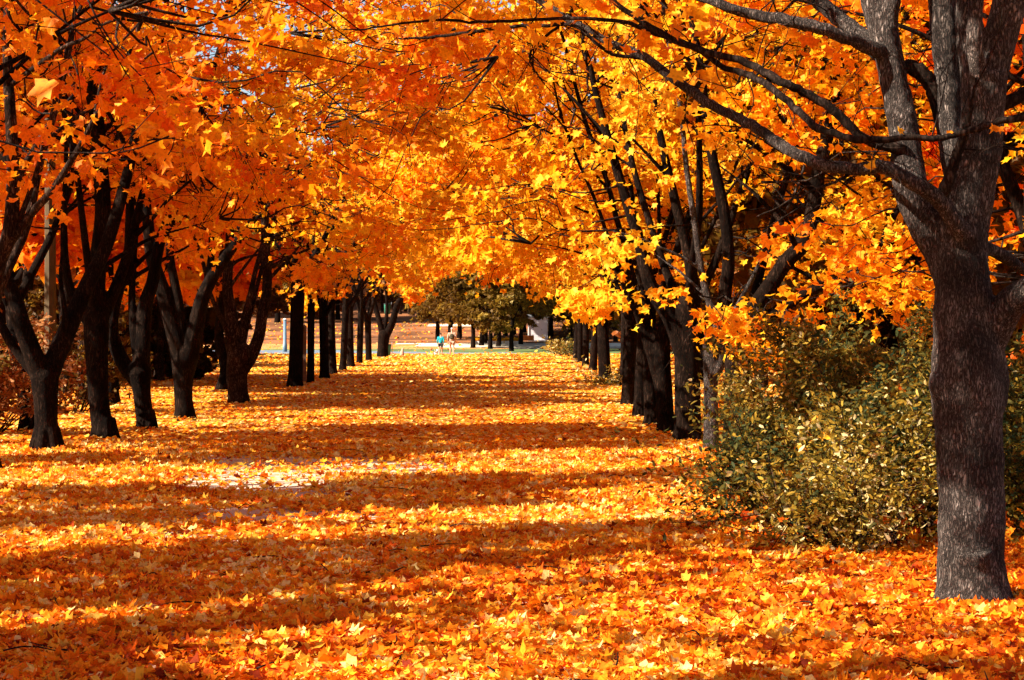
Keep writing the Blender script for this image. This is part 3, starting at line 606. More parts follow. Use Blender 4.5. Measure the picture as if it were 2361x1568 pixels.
def wood_proto(seed, mat, tint, bark, h=10, rad=3.3, low=2.6, size=.2, n_cl=90, per=44, r=.17, name='wood_tree'):
    g = np.random.default_rng(seed); root = empty(name, (0, 0, 0), 'x', 'tree'); m = MB(); nodes = []
    zz = np.linspace(-.3, h * .8, 9); lean = g.normal(0, .03, 2)
    pts, rr = spline(np.stack([lean[0] * zz + g.normal(0, .06, 9), lean[1] * zz + g.normal(0, .06, 9), zz], 1), r * np.array([1.5, 1.05, .95, .85, .75, .6, .5, .35, .2]), 30); m.tube(pts, rr, 10, .03); nodes.append(pts)
    for k in range(7):
        b = pts[int(g.uniform(.25, .9) * 29)]; e = limb_path(g, b, g.uniform(0, 6.28), g.uniform(.4, .9), g.uniform(2, 4), .4); q, w = spline(e, np.linspace(r * .45, .02, len(e)), 14); m.tube(q, w, 6, .02); nodes.append(q)
    m.obj('trunk', bark, root)
    c = (0, 0, (h + low) / 2); cl = crown_clusters(c, (rad, rad, (h - low) / 2), n_cl, seed + 1, low, True)
    me = make_crown(cl, c, per, seed + 2, size, tint, MID_OUT if size < .17 else FAR_OUT, mat, False, .75); link(bpy.data.objects.new('crown', me), root)
    return root

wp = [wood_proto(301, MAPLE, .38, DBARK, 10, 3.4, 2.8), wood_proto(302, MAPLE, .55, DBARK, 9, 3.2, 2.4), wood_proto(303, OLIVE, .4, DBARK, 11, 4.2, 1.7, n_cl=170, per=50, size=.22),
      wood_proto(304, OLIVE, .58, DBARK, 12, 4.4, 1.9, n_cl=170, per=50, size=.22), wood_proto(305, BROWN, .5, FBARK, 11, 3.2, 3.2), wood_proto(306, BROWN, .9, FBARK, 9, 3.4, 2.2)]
wname = ['orange maple in the woods', 'yellow orange maple in the woods', 'dull olive tree in the woods', 'olive and yellow tree in the woods', 'brown leaved tree in the woods', 'pale russet tree in the woods']
first = [True] * 6
def put(k, x, y, sc, where, group):
    g = rng.uniform(0, 6.28); loc = (x, y, float(terrain(x, y)) - .03); lab = wname[k].replace('in the woods', where)
    if first[k]:
        o = wp[k]; o.location = loc; o.rotation_euler = (0, 0, g); o.scale = (sc, sc, sc); o['label'] = lab; o['group'] = group; first[k] = False
    else: copy_tree(wp[k], loc, g, sc, lab, group)
def grp(s, k): return s + ': ' + wname[k].split(' in the')[0] + 's'
g = np.random.default_rng(9)
# left woods: the trunks that show between the row
for px, d_, sc, k in [(502, 57, .8, 0), (258, 46, .85, 1), (192, 49, .9, 4), (365, 67, .8, 4), (460, 70, .75, 2), (150, 55, .9, 0), (385, 74, .8, 0), (295, 80, .8, 4), (60, 44, .9, 0), (30, 60, .9, 2), (415, 95, .8, 4)]:
    put(k, P(px, 0, d_)[0], d_, sc, 'in the wood behind the left row', grp('trees of the wood behind the left row', k))
for j in range(64):
    y = g.uniform(30, 150); x = -g.uniform(.155 * y + 3.5, .155 * y + 24) if y > 60 else -g.uniform(25, 38); k = int(g.choice([0, 4, 2, 4, 2, 3]))
    put(k, x, y, g.uniform(.8, 1.15), 'in the wood behind the left row', grp('trees of the wood behind the left row', k))
for j in range(50):
    y = g.uniform(26, 150); x = g.uniform(7.5, 13) + y * g.uniform(.01, .16); k = int(g.choice([2, 2, 3, 4, 4, 0]))
    put(k, x, y, g.uniform(1.0, 1.5), 'in the wood behind the right row', grp('trees of the wood behind the right row', k))
for x, y, k in [(6.4, 36, 2), (7.2, 41, 3), (6.2, 46, 2), (7.6, 52, 2), (6.8, 58, 4), (9.4, 38, 2), (9.8, 47, 4), (5.9, 66, 2), (8, 30, 2), (10.5, 32, 4), (12.5, 36, 2)]:  # dark-leaved trees added as the deep shade behind the right trunks
    put(k, x, y, .95, 'close behind the right row', grp('dark trees standing in for shade behind the right row', k))
# beyond the road
spots = [(1165, 205, 3, 1.1), (1185, 208, 2, 1.15), (1210, 212, 3, 1.0), (1130, 168, 2, .9), (1090, 172, 3, .95), (1150, 176, 2, 1.0), (1060, 200, 2, 1.2), (1180, 160, 3, .9), (1120, 186, 3, 1.1), (1340, 168, 3, 1), (1380, 170, 2, 1.1), (1480, 165, 3, 1.1), (1560, 170, 2, 1.1), (1110, 178, 2, 1.0), (1040, 182, 2, 1.2), (1145, 196, 2, 1.2), (1200, 182, 3, 1.0), (1010, 196, 3, 1.1), (1225, 200, 2, 1.2), (1330, 205, 3, 1.0), (1350, 199, 2, 1.0), (1420, 190, 3, 1.0),
         (925, 262, 5, 1), (935, 272, 4, 1), (944, 262, 5, 1), (953, 258, 4, 1), (962, 256, 5, 1), (972, 254, 4, 1), (1000, 275, 5, 1.2), (1030, 270, 5, 1.1), (880, 270, 5, 1.1), (840, 250, 4, 1.1), (800, 240, 5, 1.1), (1260, 225, 2, 1.0), (1240, 232, 3, 1.1)]
for px, d_, k, sc in spots:
    put(k, P(px, 0, d_)[0], d_, sc, 'beyond the road', grp('trees beyond the road', k))
for j in range(16):
    y = g.uniform(200, 225); x = g.uniform(-.03, .1) * y
    if abs(x - P(1241, 0, y)[0]) < 2.5 and y < 196: continue
    k = int(g.choice([2, 3])); put(k, x, y, g.uniform(.95, 1.3), 'beyond the road', grp('trees beyond the road', k))
for j in range(120):
    y = g.uniform(235, 400); x = g.uniform(-.2, .18) * y; k = int(g.choice([2, 3, 4, 5, 4]))
    if -18 < x < -8 and y < 300: continue
    put(k, x, y, g.uniform(1.2, 2.0), 'on the far slope', grp('trees on the far slope', k))

# ------------------------------------------------------------------ shrubs
def shrub(name, x, y, rx, ry, h, n, label, group, seed, size=.042, tint=.4, mat=None, out=OVAL_OUT, cat='shrub', stems=26):
    mat = mat or BUSH; g = np.random.default_rng(seed); z0 = float(terrain(x, y)); root = empty(name, (x, y, z0), label, cat, group); m = MB(); tips = []
    for s in range(stems):
        a = g.uniform(0, 6.28); q = math.sqrt(g.uniform(.02, 1)); ex = np.array([math.cos(a) * q * rx, math.sin(a) * q * ry, 0]); hh = h * (g.uniform(.45, 1.15) if g.uniform() < .8 else g.uniform(1.15, 1.6)) * math.sqrt(max(.08, 1 - .75 * q * q))
        c = [ex * .25 + [0, 0, -.05], ex * .55 + [0, 0, hh * .45] + g.normal(0, .04, 3), ex * .88 + [0, 0, hh * .85] + g.normal(0, .05, 3), ex * 1.08 + [0, 0, hh] + g.normal(0, .06, 3)]
        e, r = spline(c, [.012, .008, .005, .002], 14); m.tube(e, r, 5, 0); tips.append(e)
        for _ in range(3):
            i = g.integers(4, 12); dv = g.normal(0, .2, 3) + norm(ex + [0, 0, .01]) * .12; e2, r2_ = spline([e[i], e[i] + dv * .6, e[i] + dv * 1.3 + [0, 0, .05]], [.004, .003, .0015], 7); m.tube(e2, r2_, 4, 0); tips.append(e2)
    m.obj('stems', FBARK, root)
    T = np.concatenate([t[2:] for t in tips]); T = np.concatenate([T, T + g.normal(0, .03, T.shape)]); w = np.maximum(.05, .3 + T[:, 2] / h); i = g.choice(len(T), n, p=w / w.sum())
    pos = T[i] + g.normal(0, .055, (n, 3)); pos = pos[pos[:, 2] > .02]; n = len(pos)
    st = (np.sin(pos[:, 0] * 5 + seed) + np.sin(pos[:, 2] * 6 + seed * 2) + np.sin(pos[:, 1] * 4)) * .07
    nr = np.stack([g.normal(0, .7, n), g.normal(-.2, .7, n), g.normal(.6, .5, n)], 1); tp = np.stack([g.normal(0, 1, n), g.normal(0, 1, n), g.normal(-.3, .5, n)], 1)
    me = leaves('foliage', pos, nr, tp, size * g.uniform(.6, 1.4, n), tint + st + g.normal(0, .21, n), out, mat, .25); link(bpy.data.objects.new('foliage', me), root); return root

GB = 'shrubs of the green bush below the big grey maple'
bush = [(2.75, 19.8, .95, 1.1, 1.1, 'low spreading shrub at the back of the bush, touching the right row'), (3.0, 17.6, 1.05, 1.0, 1.22, 'tall olive shrub in the middle of the bush, just left of the big trunk'), (2.2, 17.0, .8, .75, .72, 'low dark shrub at the front corner of the bush by the alley'),
        (2.5, 15.3, .75, .55, .62, 'pale yellow sunlit sprig shrub at the front of the bush beside the big trunk'), (3.5, 16.5, .9, .9, 1.1, 'dark green shrub directly behind the big grey trunk'), (4.3, 15.6, .9, .9, 1.1, 'dark shrub at the right edge beyond the big grey trunk'), (3.5, 20, 1.1, 1.1, 1.35, 'tall loose shrub at the back of the bush under the yellow bough'), (2.85, 16.1, .75, .6, .85, 'mid green shrub between the tall one and the front sprigs')]
for i, (x, y, rx, ry, h, lab) in enumerate(bush):
    shrub('leafy_shrub', x, y, rx, ry, h, int(10500 * rx * ry * (h + .4)), lab, GB, 400 + i, tint=[.47, .46, .4, .74, .38, .35, .46, .55][i], stems=46, size=.031)
shrub('leafy_shrub', P(1395, 0, 62)[0] + .25, 62, 1.0, 1.2, .35, 900, 'low pale herb clump at the foot of the right row', 'small shrubs along the alley', 420, size=.06, tint=.8)
shrub('leafy_shrub', P(1300, 0, 141)[0], 141, 1.6, 1.5, .95, 900, 'small shrub by the road at the far end of the right row', 'small shrubs along the alley', 421, size=.12, tint=.75)
shrub('leafy_shrub', P(1325, 0, 130)[0], 130, 1.0, 1.5, .9, 500, 'dark little shrub at the foot of the last right row maples', 'small shrubs along the alley', 422, size=.1, tint=.3)
shrub('brown_bush', -8.3, 32.5, 1.6, 1.6, 2.1, 6500, 'rust brown leafy bush at the left edge behind the V forked maple', 'bushes in the left wood', 423, size=.06, tint=.45, mat=BROWN, stems=40)
shrub('brown_bush', -8.6, 41, 1.6, 1.6, 1.9, 3500, 'olive bush seen between the first two whole trunks of the left row', 'bushes in the left wood', 424, size=.08, tint=.4, mat=OLIVE, stems=30)
# undergrowth that closes the woods, copies of two
ub = [shrub('undergrowth_bush', 0, 0, 2.6, 2.6, 2.6, 2600, 'x', 'x', 430, size=.15, tint=.25, mat=OLIVE, out=FAR_OUT, stems=24), shrub('undergrowth_bush', 0, 0, 2.4, 2.4, 2.2, 2400, 'x', 'x', 431, size=.15, tint=.35, mat=BROWN, out=FAR_OUT, stems=24)]
uf = [True, True]
def put_bush(k, x, y, sc, lab, group):
    loc = (x, y, float(terrain(x, y)) - .03); rz = g.uniform(0, 6.28)
    lab = ['olive ', 'brown '][k] + lab
    if uf[k]: o = ub[k]; o.location = loc; o.scale = (sc,) * 3; o['label'] = lab; o['group'] = group; uf[k] = False
    else: copy_tree(ub[k], loc, rz, sc, lab, group)
for j in range(44):
    y = g.uniform(78, 148) if j % 3 else g.uniform(60, 100); x = -(.125 * y + g.uniform(2, 16)); k = j % 2
    if y > 110 and x > -26: x -= 8
    put_bush(k, x, y, g.uniform(.8, 1.5), 'undergrowth bush in the wood behind the left row', 'undergrowth of the left wood, ' + ['olive', 'brown'][k])
for j in range(34):
    y = g.uniform(28, 148); x = g.uniform(6.5, 11) + y * g.uniform(.02, .12); k = j % 2
    put_bush(k, x, y, g.uniform(.8, 1.4), 'undergrowth bush in the wood behind the right row', 'undergrowth of the right wood, ' + ['olive', 'brown'][k])
for j in range(56):
    y = g.uniform(236, 330); x = g.uniform(-.2, .17) * y; k = int(x < -4 or j % 4 == 0)
    if -20 < x < -6 and y < 262: continue
    put_bush(k, x, y, g.uniform(1.0, 2.2), 'bush on the far slope', 'bushes on the far slope, ' + ['olive', 'brown'][k])

# ------------------------------------------------------------------ fallen leaves
def litter(name):
    P_, S_ = [], []
    for y0, y1, dens, s in ((8.2, 16, 1000, .046), (16, 30, 600, .049), (30, 60, 230, .055), (60, 100, 50, .085), (100, 149, 18, .13)):
        a = lambda y: .27 * y + 1.6
        n = int((y1 - y0) * (a(y0) + a(y1)) * dens); y = rng.uniform(y0, y1, n * 2); x = rng.uniform(-1, 1, n * 2) * a(y1); k = np.abs(x) < a(y); x = x[k][:n]; y = y[k][:n]
        P_.append(np.stack([x, y], 1)); S_.append(np.full(len(x), s))
    p = np.concatenate(P_); s = np.concatenate(S_)
    bare = np.array([inpatch(a, b) if (-4 < a < 0 and b < 27) else False for a, b in p]); keep = ~bare | (rng.uniform(0, 1, len(p)) < .14)
    p = p[keep]; s = s[keep]; n = len(p)
    near = np.clip(1 - (p[:, 1] - 8) / 60, 0, 1)
    z = terrain(p[:, 0], p[:, 1]) + .012 + rng.uniform(0, .05, n) * (.5 + near * .5) + .25 * s * rng.uniform(0, 1, n)
    for tx, ty, tr in [(-6.05, 27.85, .26), (-5.93, 31.1, .25), (-5.8, 33.9, .22), (-5.85, 38.0, .22), (-5.85, 45.8, .25), (2.46, 29.9, .25), (2.38, 32.8, .2)]:
        z += .035 * np.exp(-(np.maximum(0, np.hypot(p[:, 0] - tx, p[:, 1] - ty) - tr) / .16) ** 2)     # leaves drifted against the trunks
    tilt = .32
    nr = np.stack([rng.normal(0, tilt, n), rng.normal(0, tilt, n), np.ones(n)], 1); a = rng.uniform(0, 6.28, n); tp = np.stack([np.cos(a), np.sin(a), 0 * a], 1)
    cl = .10 * np.sin(p[:, 0] * 1.7 + 1) * np.sin(p[:, 1] * .8) + .06 * np.sin(p[:, 0] * 4 + p[:, 1] * 3)
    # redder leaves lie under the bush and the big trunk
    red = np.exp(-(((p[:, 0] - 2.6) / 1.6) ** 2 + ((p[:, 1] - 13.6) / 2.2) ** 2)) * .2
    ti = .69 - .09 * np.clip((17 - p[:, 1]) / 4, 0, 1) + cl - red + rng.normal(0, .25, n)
    k = p[:, 1] < 30; pos = np.stack([p[:, 0], p[:, 1], z], 1)
    rr = s * rng.uniform(.4, 1.35, n)
    k0 = k.copy(); pick = rng.uniform(0, 1, n) < .45; k = k0 & ~pick; kk = k0 & pick
    TORN = np.array([[.95, .05], [.5, .2], [.62, .62], [.1, .4], [-.3, .7], [-.45, .2], [-.85, .1], [-.4, -.2], [-.1, -.5], [.3, -.22], [.55, -.4]])
    m3 = leaves(name, pos[kk], nr[kk] + rng.normal(0, .25, (kk.sum(), 3)), tp[kk], rr[kk], ti[kk] - .1, TORN, LITTER, .6)
    tag(link(bpy.data.objects.new('fallen_leaves', m3)), 'curled and torn fallen leaves among the near ones', 'fallen leaves', kind='stuff')
    m1 = leaves(name, pos[k], nr[k], tp[k], rr[k], ti[k], LIT_OUT, LITTER, .42)
    k = k0; m2 = leaves(name, pos[~k], nr[~k], tp[~k], rr[~k], ti[~k], FAR_OUT, LITTER, .3)
    for m_, lab in ((m1, 'orange and yellow maple leaves lying thick on the near ground'), (m2, 'orange fallen leaves covering the ground farther down the alley')):
        tag(link(bpy.data.objects.new('fallen_leaves', m_)), lab, 'fallen leaves', kind='stuff')
litter('fallen_leaves')
n = 2200; p = np.stack([rng.uniform(-30, 22, n), np.where(rng.uniform(0, 1, n) < .15, rng.uniform(149, 186, n), rng.uniform(186, 240, n))], 1); p3 = np.stack([p[:, 0], p[:, 1], terrain(p[:, 0], p[:, 1]) + .07], 1)
me = leaves('fallen_leaves', p3, np.stack([rng.normal(0, .4, n), rng.normal(-.3, .4, n), np.ones(n)], 1), rng.normal(0, 1, (n, 3)), rng.uniform(.06, .2, n), rng.normal(.55, .25, n), FAR_OUT, LITTER, .4)
tag(link(bpy.data.objects.new('fallen_leaves', me)), 'sparse fallen leaves on the grass and gravel beyond the alley', 'fallen leaves', kind='stuff')

n = 340; g = np.random.default_rng(66); x = g.uniform(1.6, 4.2, n); y = g.uniform(15.0, 18.6, n)
zz = np.clip(.25 + .95 * np.exp(-((x - 3.0) / 1.0) ** 2 - ((y - 17.4) / 1.3) ** 2), 0, 2) * g.uniform(.3, 1.05, n)
me = leaves('fallen_leaves', np.stack([x, y, zz], 1), np.stack([g.normal(0, .6, n), g.normal(-.4, .6, n), np.ones(n)], 1), g.normal(0, 1, (n, 3)), g.uniform(.04, .075, n), g.normal(.45, .2, n), LIT_OUT, LITTER, .4)
tag(link(bpy.data.objects.new('fallen_leaves', me)), 'orange maple leaves caught on the twigs of the green bush', 'fallen leaves', kind='stuff')
m = MB()
for _ in range(170):
    y = 9 + 26 * rng.uniform() ** 1.6; x = rng.uniform(-1, 1) * (.26 * y + .5); a = rng.uniform(0, 6.28); L_ = rng.uniform(.08, .4); z = float(terrain(x, y)) + .075; e = np.array([math.cos(a), math.sin(a), rng.normal(0, .06)]) * L_
    q, r = spline([np.array([x, y, z]), np.array([x, y, z]) + e * .5 + rng.normal(0, .02, 3), np.array([x, y, z]) + e], [.005, .004, .002], 6); m.tube(q, r, 5, 0)
tag(m.obj('fallen_twigs', TWIG), 'thin dark twigs scattered on the fallen leaves', 'fallen twigs', kind='stuff')
# ------------------------------------------------------------------ poles, bins, kiosk, bed
CONC = plain('olive_concrete', (.07, .045, .02), .8, .2, .2, 5); WOODP = plain('brown_post', (.20, .11, .07), .8, .2, .2, 8)
BLUE = plain('pale_blue_paint', (.09, .15, .2), .5, .4, .12, 3); WHITE = plain('white_paint', (.72, .66, .68), .6, .4, .08, 2)
GREEN = plain('green_bin_paint', (.015, .13, .08), .5, .4, .2, 6); GREY = plain('grey_metal', (.2, .2, .21), .4, .5, .1, 6); KERB = plain('pale_kerb', (.8, .74, .68), .8, .3, .12, 2)
ORANGE = plain('orange_board', (.8, .2, .03), .7, .3, .2, 3); DARK = plain('dark_paint', (.03, .03, .035), .6, .3, .2, 5); BAGW = plain('white_plastic', (.8, .8, .84), .4, .5, .06, 9)

d = 36; x, y, _ = P(116, 0, d); m = MB(); m.tube([(0, 0, -.3), (0, 0, 2), (0, 0, 5), (0, 0, 8.6)], [.10, .098, .09, .075], 8, 0); r_ = empty('utility_pole', (x, y, 0), 'plain brownish utility pole rising behind the V forked maple', 'pole'); m.obj('shaft', CONC, r_, False)
m = MB(); m.box(-.7, .7, -.05, .05, 8.2, 8.32); m.obj('crossarm', CONC, r_, False); m = MB()
for k in (-.6, 0, .6): m.tube([(k, 0, 8.32), (k, 0, 8.4), (k, 0, 8.47)], [.03, .05, .02], 10)
m.obj('insulators', WHITE, r_)
d = gd(885); x, y, _ = P(702, 0, d); r_ = empty('wooden_post', (x, y, 0), 'slim light brown square post between two dark trunks of the left row', 'post'); m = MB(); m.box(-.06, .06, -.06, .06, -.2, 1.75); m.obj('shaft', WOODP, r_, False); m = MB(); m.add([(-.075, -.075, 1.75), (.075, -.075, 1.75), (.075, .075, 1.75), (-.075, .075, 1.75), (0, 0, 1.83)], [(3, 2, 1, 0), (0, 1, 4), (1, 2, 4), (2, 3, 4), (3, 0, 4)]); m.obj('cap', WOODP, r_, False)
d = 158; x, y, _ = P(657, 0, d); z0 = float(terrain(x, y)); r_ = empty('blue_pole', (x, y, z0), 'pale blue painted pole behind the thick straight maple of the left row', 'pole'); m = MB(); m.tube([(0, 0, -.2), (0, 0, .6), (0, 0, .62), (0, 0, 2.4)], [.17, .16, .13, .12], 14, 0); m.obj('shaft', BLUE, r_); m = MB(); m.tube([(0, 0, 2.4), (0, 0, 2.44), (0, 0, 2.5)], [.15, .15, .05], 14, 0); m.obj('cap', WHITE, r_)

def bin_(px, d, h, label, z=None):
    x, y, _ = P(px, 0, d); z0 = float(terrain(x, y)) if z is None else z; r = empty('litter_bin', (x, y, z0), label, 'litter bin', 'green litter bins at the park roads'); w = h * .3
    m = MB(); m.tube([(0, 0, .06), (0, 0, .1), (0, 0, h * .9), (0, 0, h * .92)], [w * .7, w * .78, w, w * .97], 18, 0); m.obj('body', GREEN, r, True)
    m = MB(); m.tube([(0, 0, h * .9), (0, 0, h * .93), (0, 0, h * .97)], [w * 1.08, w * 1.1, w * .95], 18, 0); m.obj('rim', DARK, r)
    m = MB(); m.tube([(w * 1.2, 0, 0), (w * 1.2, 0, h * .5), (w * 1.2, 0, h * 1.1)], [.02, .02, .02], 8, 0); m.obj('post', GREY, r); return r
bin_(893, 137, .85, 'green litter bin at the foot of the last left row maple')
bin_(988, 240, 1.3, 'green litter bin on the far slope left of the walkers'); bin_(1048, 236, 1.2, 'green litter bin on the far slope just behind the capped walker'); bin_(893, 262, 1.4, 'green litter bin among the far trees at the left of the slope')
# white bag on the ground beside the bin
x, y, _ = P(881, 0, 135); m = MB(); m.tube([(0, 0, .0), (.0, 0, .04), (.02, 0, .14), (.0, 0, .24), (.01, 0, .3), (.04, 0, .36), (.06, 0, .38)], [.1, .18, .2, .13, .05, .07, .04], 14, .07)
o = m.obj('rubbish_bag', BAGW); o.location = (x, y, 0); tag(o, 'small white plastic rubbish bag lying beside the green bin', 'bag')

# kiosk
x, y, _ = P(1241, 0, 192); z0 = float(terrain(x, y)); kr = empty('park_kiosk', (x, y, z0), 'small plain white kiosk with a blank wall at the end of the alley', 'kiosk'); w_, h_ = 1.7, 2.15
m = MB()
for k in range(4): m.box(-w_ / 2 + .006, w_ / 2 - .006, 0, 1.6, .12 + k * (h_ - .12) / 4, .12 + (k + 1) * (h_ - .12) / 4 - .02)
m.box(-w_ / 2 + .02, w_ / 2 - .02, .02, 1.58, 0.1, h_ - .03); m.obj('wall', WHITE, kr, False)
m = MB(); m.box(-w_ / 2 - .05, w_ / 2 + .05, -.05, 1.65, 0, .1); m.obj('plinth', GREY, kr, False)
m = MB(); v = [(-w_ / 2 - .15, -.15, h_), (w_ / 2 + .15, -.15, h_), (w_ / 2 + .15, 1.75, h_), (-w_ / 2 - .15, 1.75, h_), (-w_ / 2 - .15, -.15, h_ + .1), (w_ / 2 + .15, -.15, h_ + .1), (w_ / 2 + .15, 1.75, h_ + .3), (-w_ / 2 - .15, 1.75, h_ + .3)]
m.add(v, [(3, 2, 1, 0), (4, 5, 6, 7), (0, 1, 5, 4), (1, 2, 6, 5), (2, 3, 7, 6), (3, 0, 4, 7)]); m.obj('roof', GREY, kr, False)
m = MB(); m.box(-w_ / 2 - .09, -w_ / 2 + .0, -.06, .05, .1, h_); m.obj('corner_post', KERB, kr, False)
m = MB(); m.box(.25, .7, -.03, -.003, .12, 1.95); dr = m.obj('door', WHITE, kr, False); m = MB(); m.box(.3, .34, -.07, -.03, 1.0, 1.12); m.obj('handle', DARK, dr, False)
# flower bed with kerb
fx0, fx1 = P(1085, 0, 186)[0], P(1205, 0, 186)[0]; fz = float(terrain(0, 186)); r_ = empty('flower_bed', ((fx0 + fx1) / 2, 187, fz), 'long low bed of yellow flowers behind a white kerb, left of the kiosk', 'flower bed'); hw = (fx1 - fx0) / 2
m = MB(); m.box(-hw, hw, -1.2, -1.0, -.1, .2); m.box(-hw, -hw + .15, -1.0, 1.0, -.1, .2); m.box(hw - .15, hw, -1.0, 1.0, -.1, .2); m.box(-hw, hw, 1.0, 1.2, -.1, .2); m.obj('kerb', KERB, r_, False)
n = 1500; pos = np.stack([rng.uniform(-hw + .15, hw - .15, n), rng.uniform(-1, 1, n), rng.uniform(.1, .42, n)], 1)
me = leaves('flowers', pos, np.stack([rng.normal(0, .6, n), rng.normal(-.5, .5, n), np.ones(n)], 1), rng.normal(0, 1, (n, 3)), rng.uniform(.07, .13, n), rng.normal(.85, .12, n), FAR_OUT, MAPLE, .3); link(bpy.data.objects.new('flowers', me), r_)
x, y, _ = P(1213, 0, 189); m = MB(); m.box(-.7, .7, -.04, .04, .15, .62); r_ = empty('orange_barrier', (x, y, float(terrain(x, y))), 'low orange barrier board between the flower bed and the kiosk', 'barrier'); m.obj('board', ORANGE, r_, False)
for k in (-.6, .6): m = MB(); m.box(k - .03, k + .03, .042, .1, 0, .68); m.obj('leg', GREY, r_, False)

# ------------------------------------------------------------------ walkers and dogs
def skinned(name, verts, edges, radii, mat, parent=None, sub=2, root=0):
    me = bpy.data.meshes.new(name); me.from_pydata([tuple(v) for v in verts], edges, []); me.materials.append(mat)
    o = link(bpy.data.objects.new(name, me), parent); sk = o.modifiers.new('skin', 'SKIN'); sk.use_smooth_shade = True
    for i, d_ in enumerate(me.skin_vertices[0].data): d_.radius = radii[i] if isinstance(radii[i], tuple) else (radii[i], radii[i]); d_.use_root = (i == root)
    ss = o.modifiers.new('sub', 'SUBSURF'); ss.levels = sub; ss.render_levels = sub; return o
SKIN = plain('skin', (.55, .30, .20), .55, .4, .08, 20); HAIR = plain('dark_hair', (.02, .012, .008), .6, .3, .3, 40); TEAL = plain('teal_cloth', (.01, .33, .40), .8, .2, .12, 12); BLACKC = plain('black_cloth', (.015, .015, .018), .8, .2, .2, 12)
TAN = plain('tan_cloth', (.42, .27, .19), .8, .2, .12, 12); CAPW = plain('white_cloth', (.75, .72, .7), .8, .2, .06, 12); PACK = plain('dark_olive_canvas', (.05, .04, .02), .8, .2, .2, 12); SHOE = plain('dark_shoe', (.04, .03, .03), .6, .3, .2, 12)

def walker(px, d, H, label, top, bottom, stride, headmat, cap=False, seed=0):
    x, y, _ = P(px, 0, d); z0 = float(terrain(x, y)) + .03; root = empty('person', (x, y, z0), label, 'person', 'two people walking at the far end of the alley'); k = H / 1.75
    V = []; E = []; Rr = []
    def add(p, r, par=None):
        V.append((p[0] * k, p[1] * k, p[2] * k)); Rr.append(tuple(q * k for q in r) if isinstance(r, tuple) else r * k)
        if par is not None: E.append((par, len(V) - 1))
        return len(V) - 1
    pel = add((0, 0, .95), (.15, .11)); wa = add((0, 0, 1.1), (.13, .095), pel); ch = add((0, .01, 1.3), (.155, .105), wa); nk0 = add((0, 0, 1.44), (.08, .07), ch); nk = add((0, .01, 1.52), .05, nk0); hd = add((0, .03, 1.6), (.07, .085), nk); hd2 = add((0, .03, 1.68), (.075, .09), hd); add((0, .02, 1.745), (.045, .055), hd2)
    for s in (-1, 1):
        hp = add((s * .095, 0, .88), .09, pel); kn = add((s * .10, .10 * s * stride + .03, .5), .062, hp); add
        cf = add((s * .10, .10 * s * stride - .02, .36), .058, kn); an = add((s * .10, .16 * s * stride - .04, .09), .036, cf); hl_ = add((s * .10, .16 * s * stride - .05, .045), .035, an); add((s * .11, .16 * s * stride + .13, .03), (.04, .026), hl_)
        sh = add((s * .19, 0, 1.40), .058, ch); el = add((s * .25, -.05 - .03 * s, 1.13), .043, sh); wr = add((s * .235, .05 - .05 * s, .90), .028, el); pm = add((s * .232, .07 - .05 * s, .83), (.022, .036), wr)
        for q, (dy, L_) in enumerate(((.03, .075), (.012, .085), (-.008, .08), (-.028, .062))):
            f1 = add((s * .232, .07 - .05 * s + dy, .79), .0095, pm); add((s * .222, .075 - .05 * s + dy, .79 - L_), .008, f1)
        th = add((s * .225, .105 - .05 * s, .825), .0105, pm); add((s * .215, .125 - .05 * s, .785), .009, th)
    skinned('body', V, E, Rr, SKIN, root)
    def sub(name, pts, edges, rad, mat): return skinned(name, [tuple(c * k for c in p) for p in pts], edges, [tuple(c * k for c in r) if isinstance(r, tuple) else r * k for r in rad], mat, root)
    sub('jacket', [(0, 0, .9), (0, 0, 1.1), (0, .01, 1.3), (0, 0, 1.46), (-.195, 0, 1.40), (-.255, -.02, 1.13), (-.24, .09, .95), (.195, 0, 1.40), (.255, -.08, 1.13), (.24, .01, .95)],
        [(0, 1), (1, 2), (2, 3), (2, 4), (4, 5), (5, 6), (2, 7), (7, 8), (8, 9)], [(.185, .14), (.165, .125), (.18, .13), (.07, .07), .075, .06, .05, .075, .06, .05], top)
    sub('shorts', [(0, 0, .95), (-.1, -.0, .86), (-.1, -.05 * stride + .015, .64), (.1, 0, .86), (.1, .06 * stride + .015, .64)], [(0, 1), (1, 2), (0, 3), (3, 4)], [(.17, .13), .11, .095, .11, .095], bottom)
    for s in (-1, 1): sub('shoe', [(s * .10, .16 * s * stride - .07, .05), (s * .105, .16 * s * stride + .03, .045), (s * .11, .16 * s * stride + .15, .035)], [(0, 1), (1, 2)], [.045, (.05, .045), (.042, .03)], SHOE)
    if cap:
        sub('cap', [(0, .03, 1.69), (0, .02, 1.76)], [(0, 1)], [(.095, .11), (.07, .08)], headmat)
    else: sub('hair', [(0, .0, 1.58), (0, .005, 1.69), (0, .02, 1.76)], [(0, 1), (1, 2)], [(.07, .06), (.092, .1), (.055, .065)], headmat)
    return root, x, y, z0, k
walker(1016, 141, 1.5, 'person in a teal jacket and black shorts walking away with bare legs', TEAL, BLACKC, 1.0, HAIR)
_, x, y, z0, k = walker(1042, 140, 1.84, 'taller person in a white cap and tan clothes walking away with a dark backpack', TAN, TAN, -1.0, CAPW, True)
r_ = empty('backpack', (x, y - .2, z0 + 1.02 * k), 'dark rounded backpack on the back of the capped walker', 'backpack')
o = skinned('bag_body', [(0, 0, 0), (0, 0, .2), (0, .01, .4)], [(0, 1), (1, 2)], [(.17, .09), (.19, .11), (.12, .07)], PACK, r_)
o = skinned('pocket', [(0, -.1, .05), (0, -.1, .17)], [(0, 1)], [(.11, .04), (.1, .035)], PACK, r_)

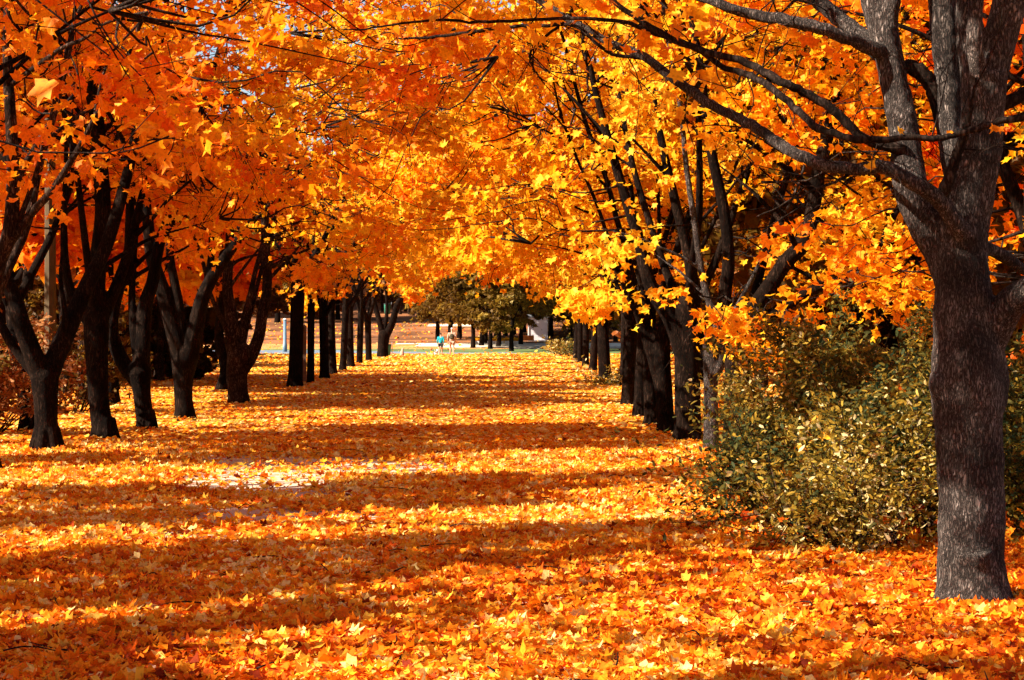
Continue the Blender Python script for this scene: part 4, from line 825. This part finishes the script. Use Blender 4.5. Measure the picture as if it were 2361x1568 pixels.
def dog(px, d, sc, mat, label, sit):
    x, y, _ = P(px, 0, d); z0 = float(terrain(x, y)) + .03; root = empty('dog', (x, y, z0), label, 'dog')
    if sit:
        V = [(.0, .0, .12), (.05, 0, .22), (.12, 0, .34), (.15, 0, .42), (.18, 0, .47), (.26, 0, .45), (.31, 0, .44)]; E = [(0, 1), (1, 2), (2, 3), (3, 4), (4, 5), (5, 6)]; Rr = [.1, .1, .095, .06, .062, .036, .024]
        for s in (-1, 1):
            n = len(V); V += [(.14, s * .06, .26), (.17, s * .06, .13), (.18, s * .06, .03), (.22, s * .06, .02)]; E += [(2, n), (n, n + 1), (n + 1, n + 2), (n + 2, n + 3)]; Rr += [.04, .026, .02, .022]
            n = len(V); V += [(.0, s * .09, .12), (.12, s * .1, .13), (.04, s * .1, .04), (.13, s * .1, .02)]; E += [(0, n), (n, n + 1), (n + 1, n + 2), (n + 2, n + 3)]; Rr += [.055, .045, .026, .022]
            n = len(V); V += [(.16, s * .05, .52), (.15, s * .065, .57)]; E += [(4, n), (n, n + 1)]; Rr += [.025, .01]
        n = len(V); V += [(-.1, 0, .05), (-.2, .03, .05), (-.28, .08, .06)]; E += [(0, n), (n, n + 1), (n + 1, n + 2)]; Rr += [.03, .022, .012]
    else:
        V = [(0, 0, .3), (.12, 0, .3), (.26, 0, .29), (.34, 0, .38), (.38, 0, .44), (.45, 0, .42), (.5, 0, .41)]; E = [(0, 1), (1, 2), (2, 3), (3, 4), (4, 5), (5, 6)]; Rr = [.075, .078, .095, .06, .062, .036, .024]
        for s in (-1, 1):
            n = len(V); V += [(.28, s * .06, .22), (.27, s * .06, .12), (.28, s * .06, .03), (.32, s * .06, .02)]; E += [(2, n), (n, n + 1), (n + 1, n + 2), (n + 2, n + 3)]; Rr += [.035, .024, .02, .022]
            n = len(V); V += [(.03, s * .06, .22), (-.05, s * .06, .13), (-.03, s * .06, .03), (.02, s * .06, .02)]; E += [(0, n), (n, n + 1), (n + 1, n + 2), (n + 2, n + 3)]; Rr += [.045, .024, .02, .022]
            n = len(V); V += [(.37, s * .05, .49), (.36, s * .065, .53)]; E += [(4, n), (n, n + 1)]; Rr += [.025, .01]
        n = len(V); V += [(-.08, 0, .34), (-.15, 0, .42), (-.16, 0, .5)]; E += [(0, n), (n, n + 1), (n + 1, n + 2)]; Rr += [.026, .02, .012]
    b = skinned('body', V, E, Rr, mat, root); root.scale = (sc,) * 3; root.rotation_euler = (0, 0, R(70)); return root
dog(926, 136, 1.0, plain('tan_fur', (.42, .24, .16), .9, .1, .3, 30), 'small tan dog sitting at the edge of the leaves, well left of the walkers', True)
dog(1004, 140, .8, plain('white_fur', (.8, .76, .72), .9, .1, .08, 30), 'small white dog standing beside the teal jacket walker', False)
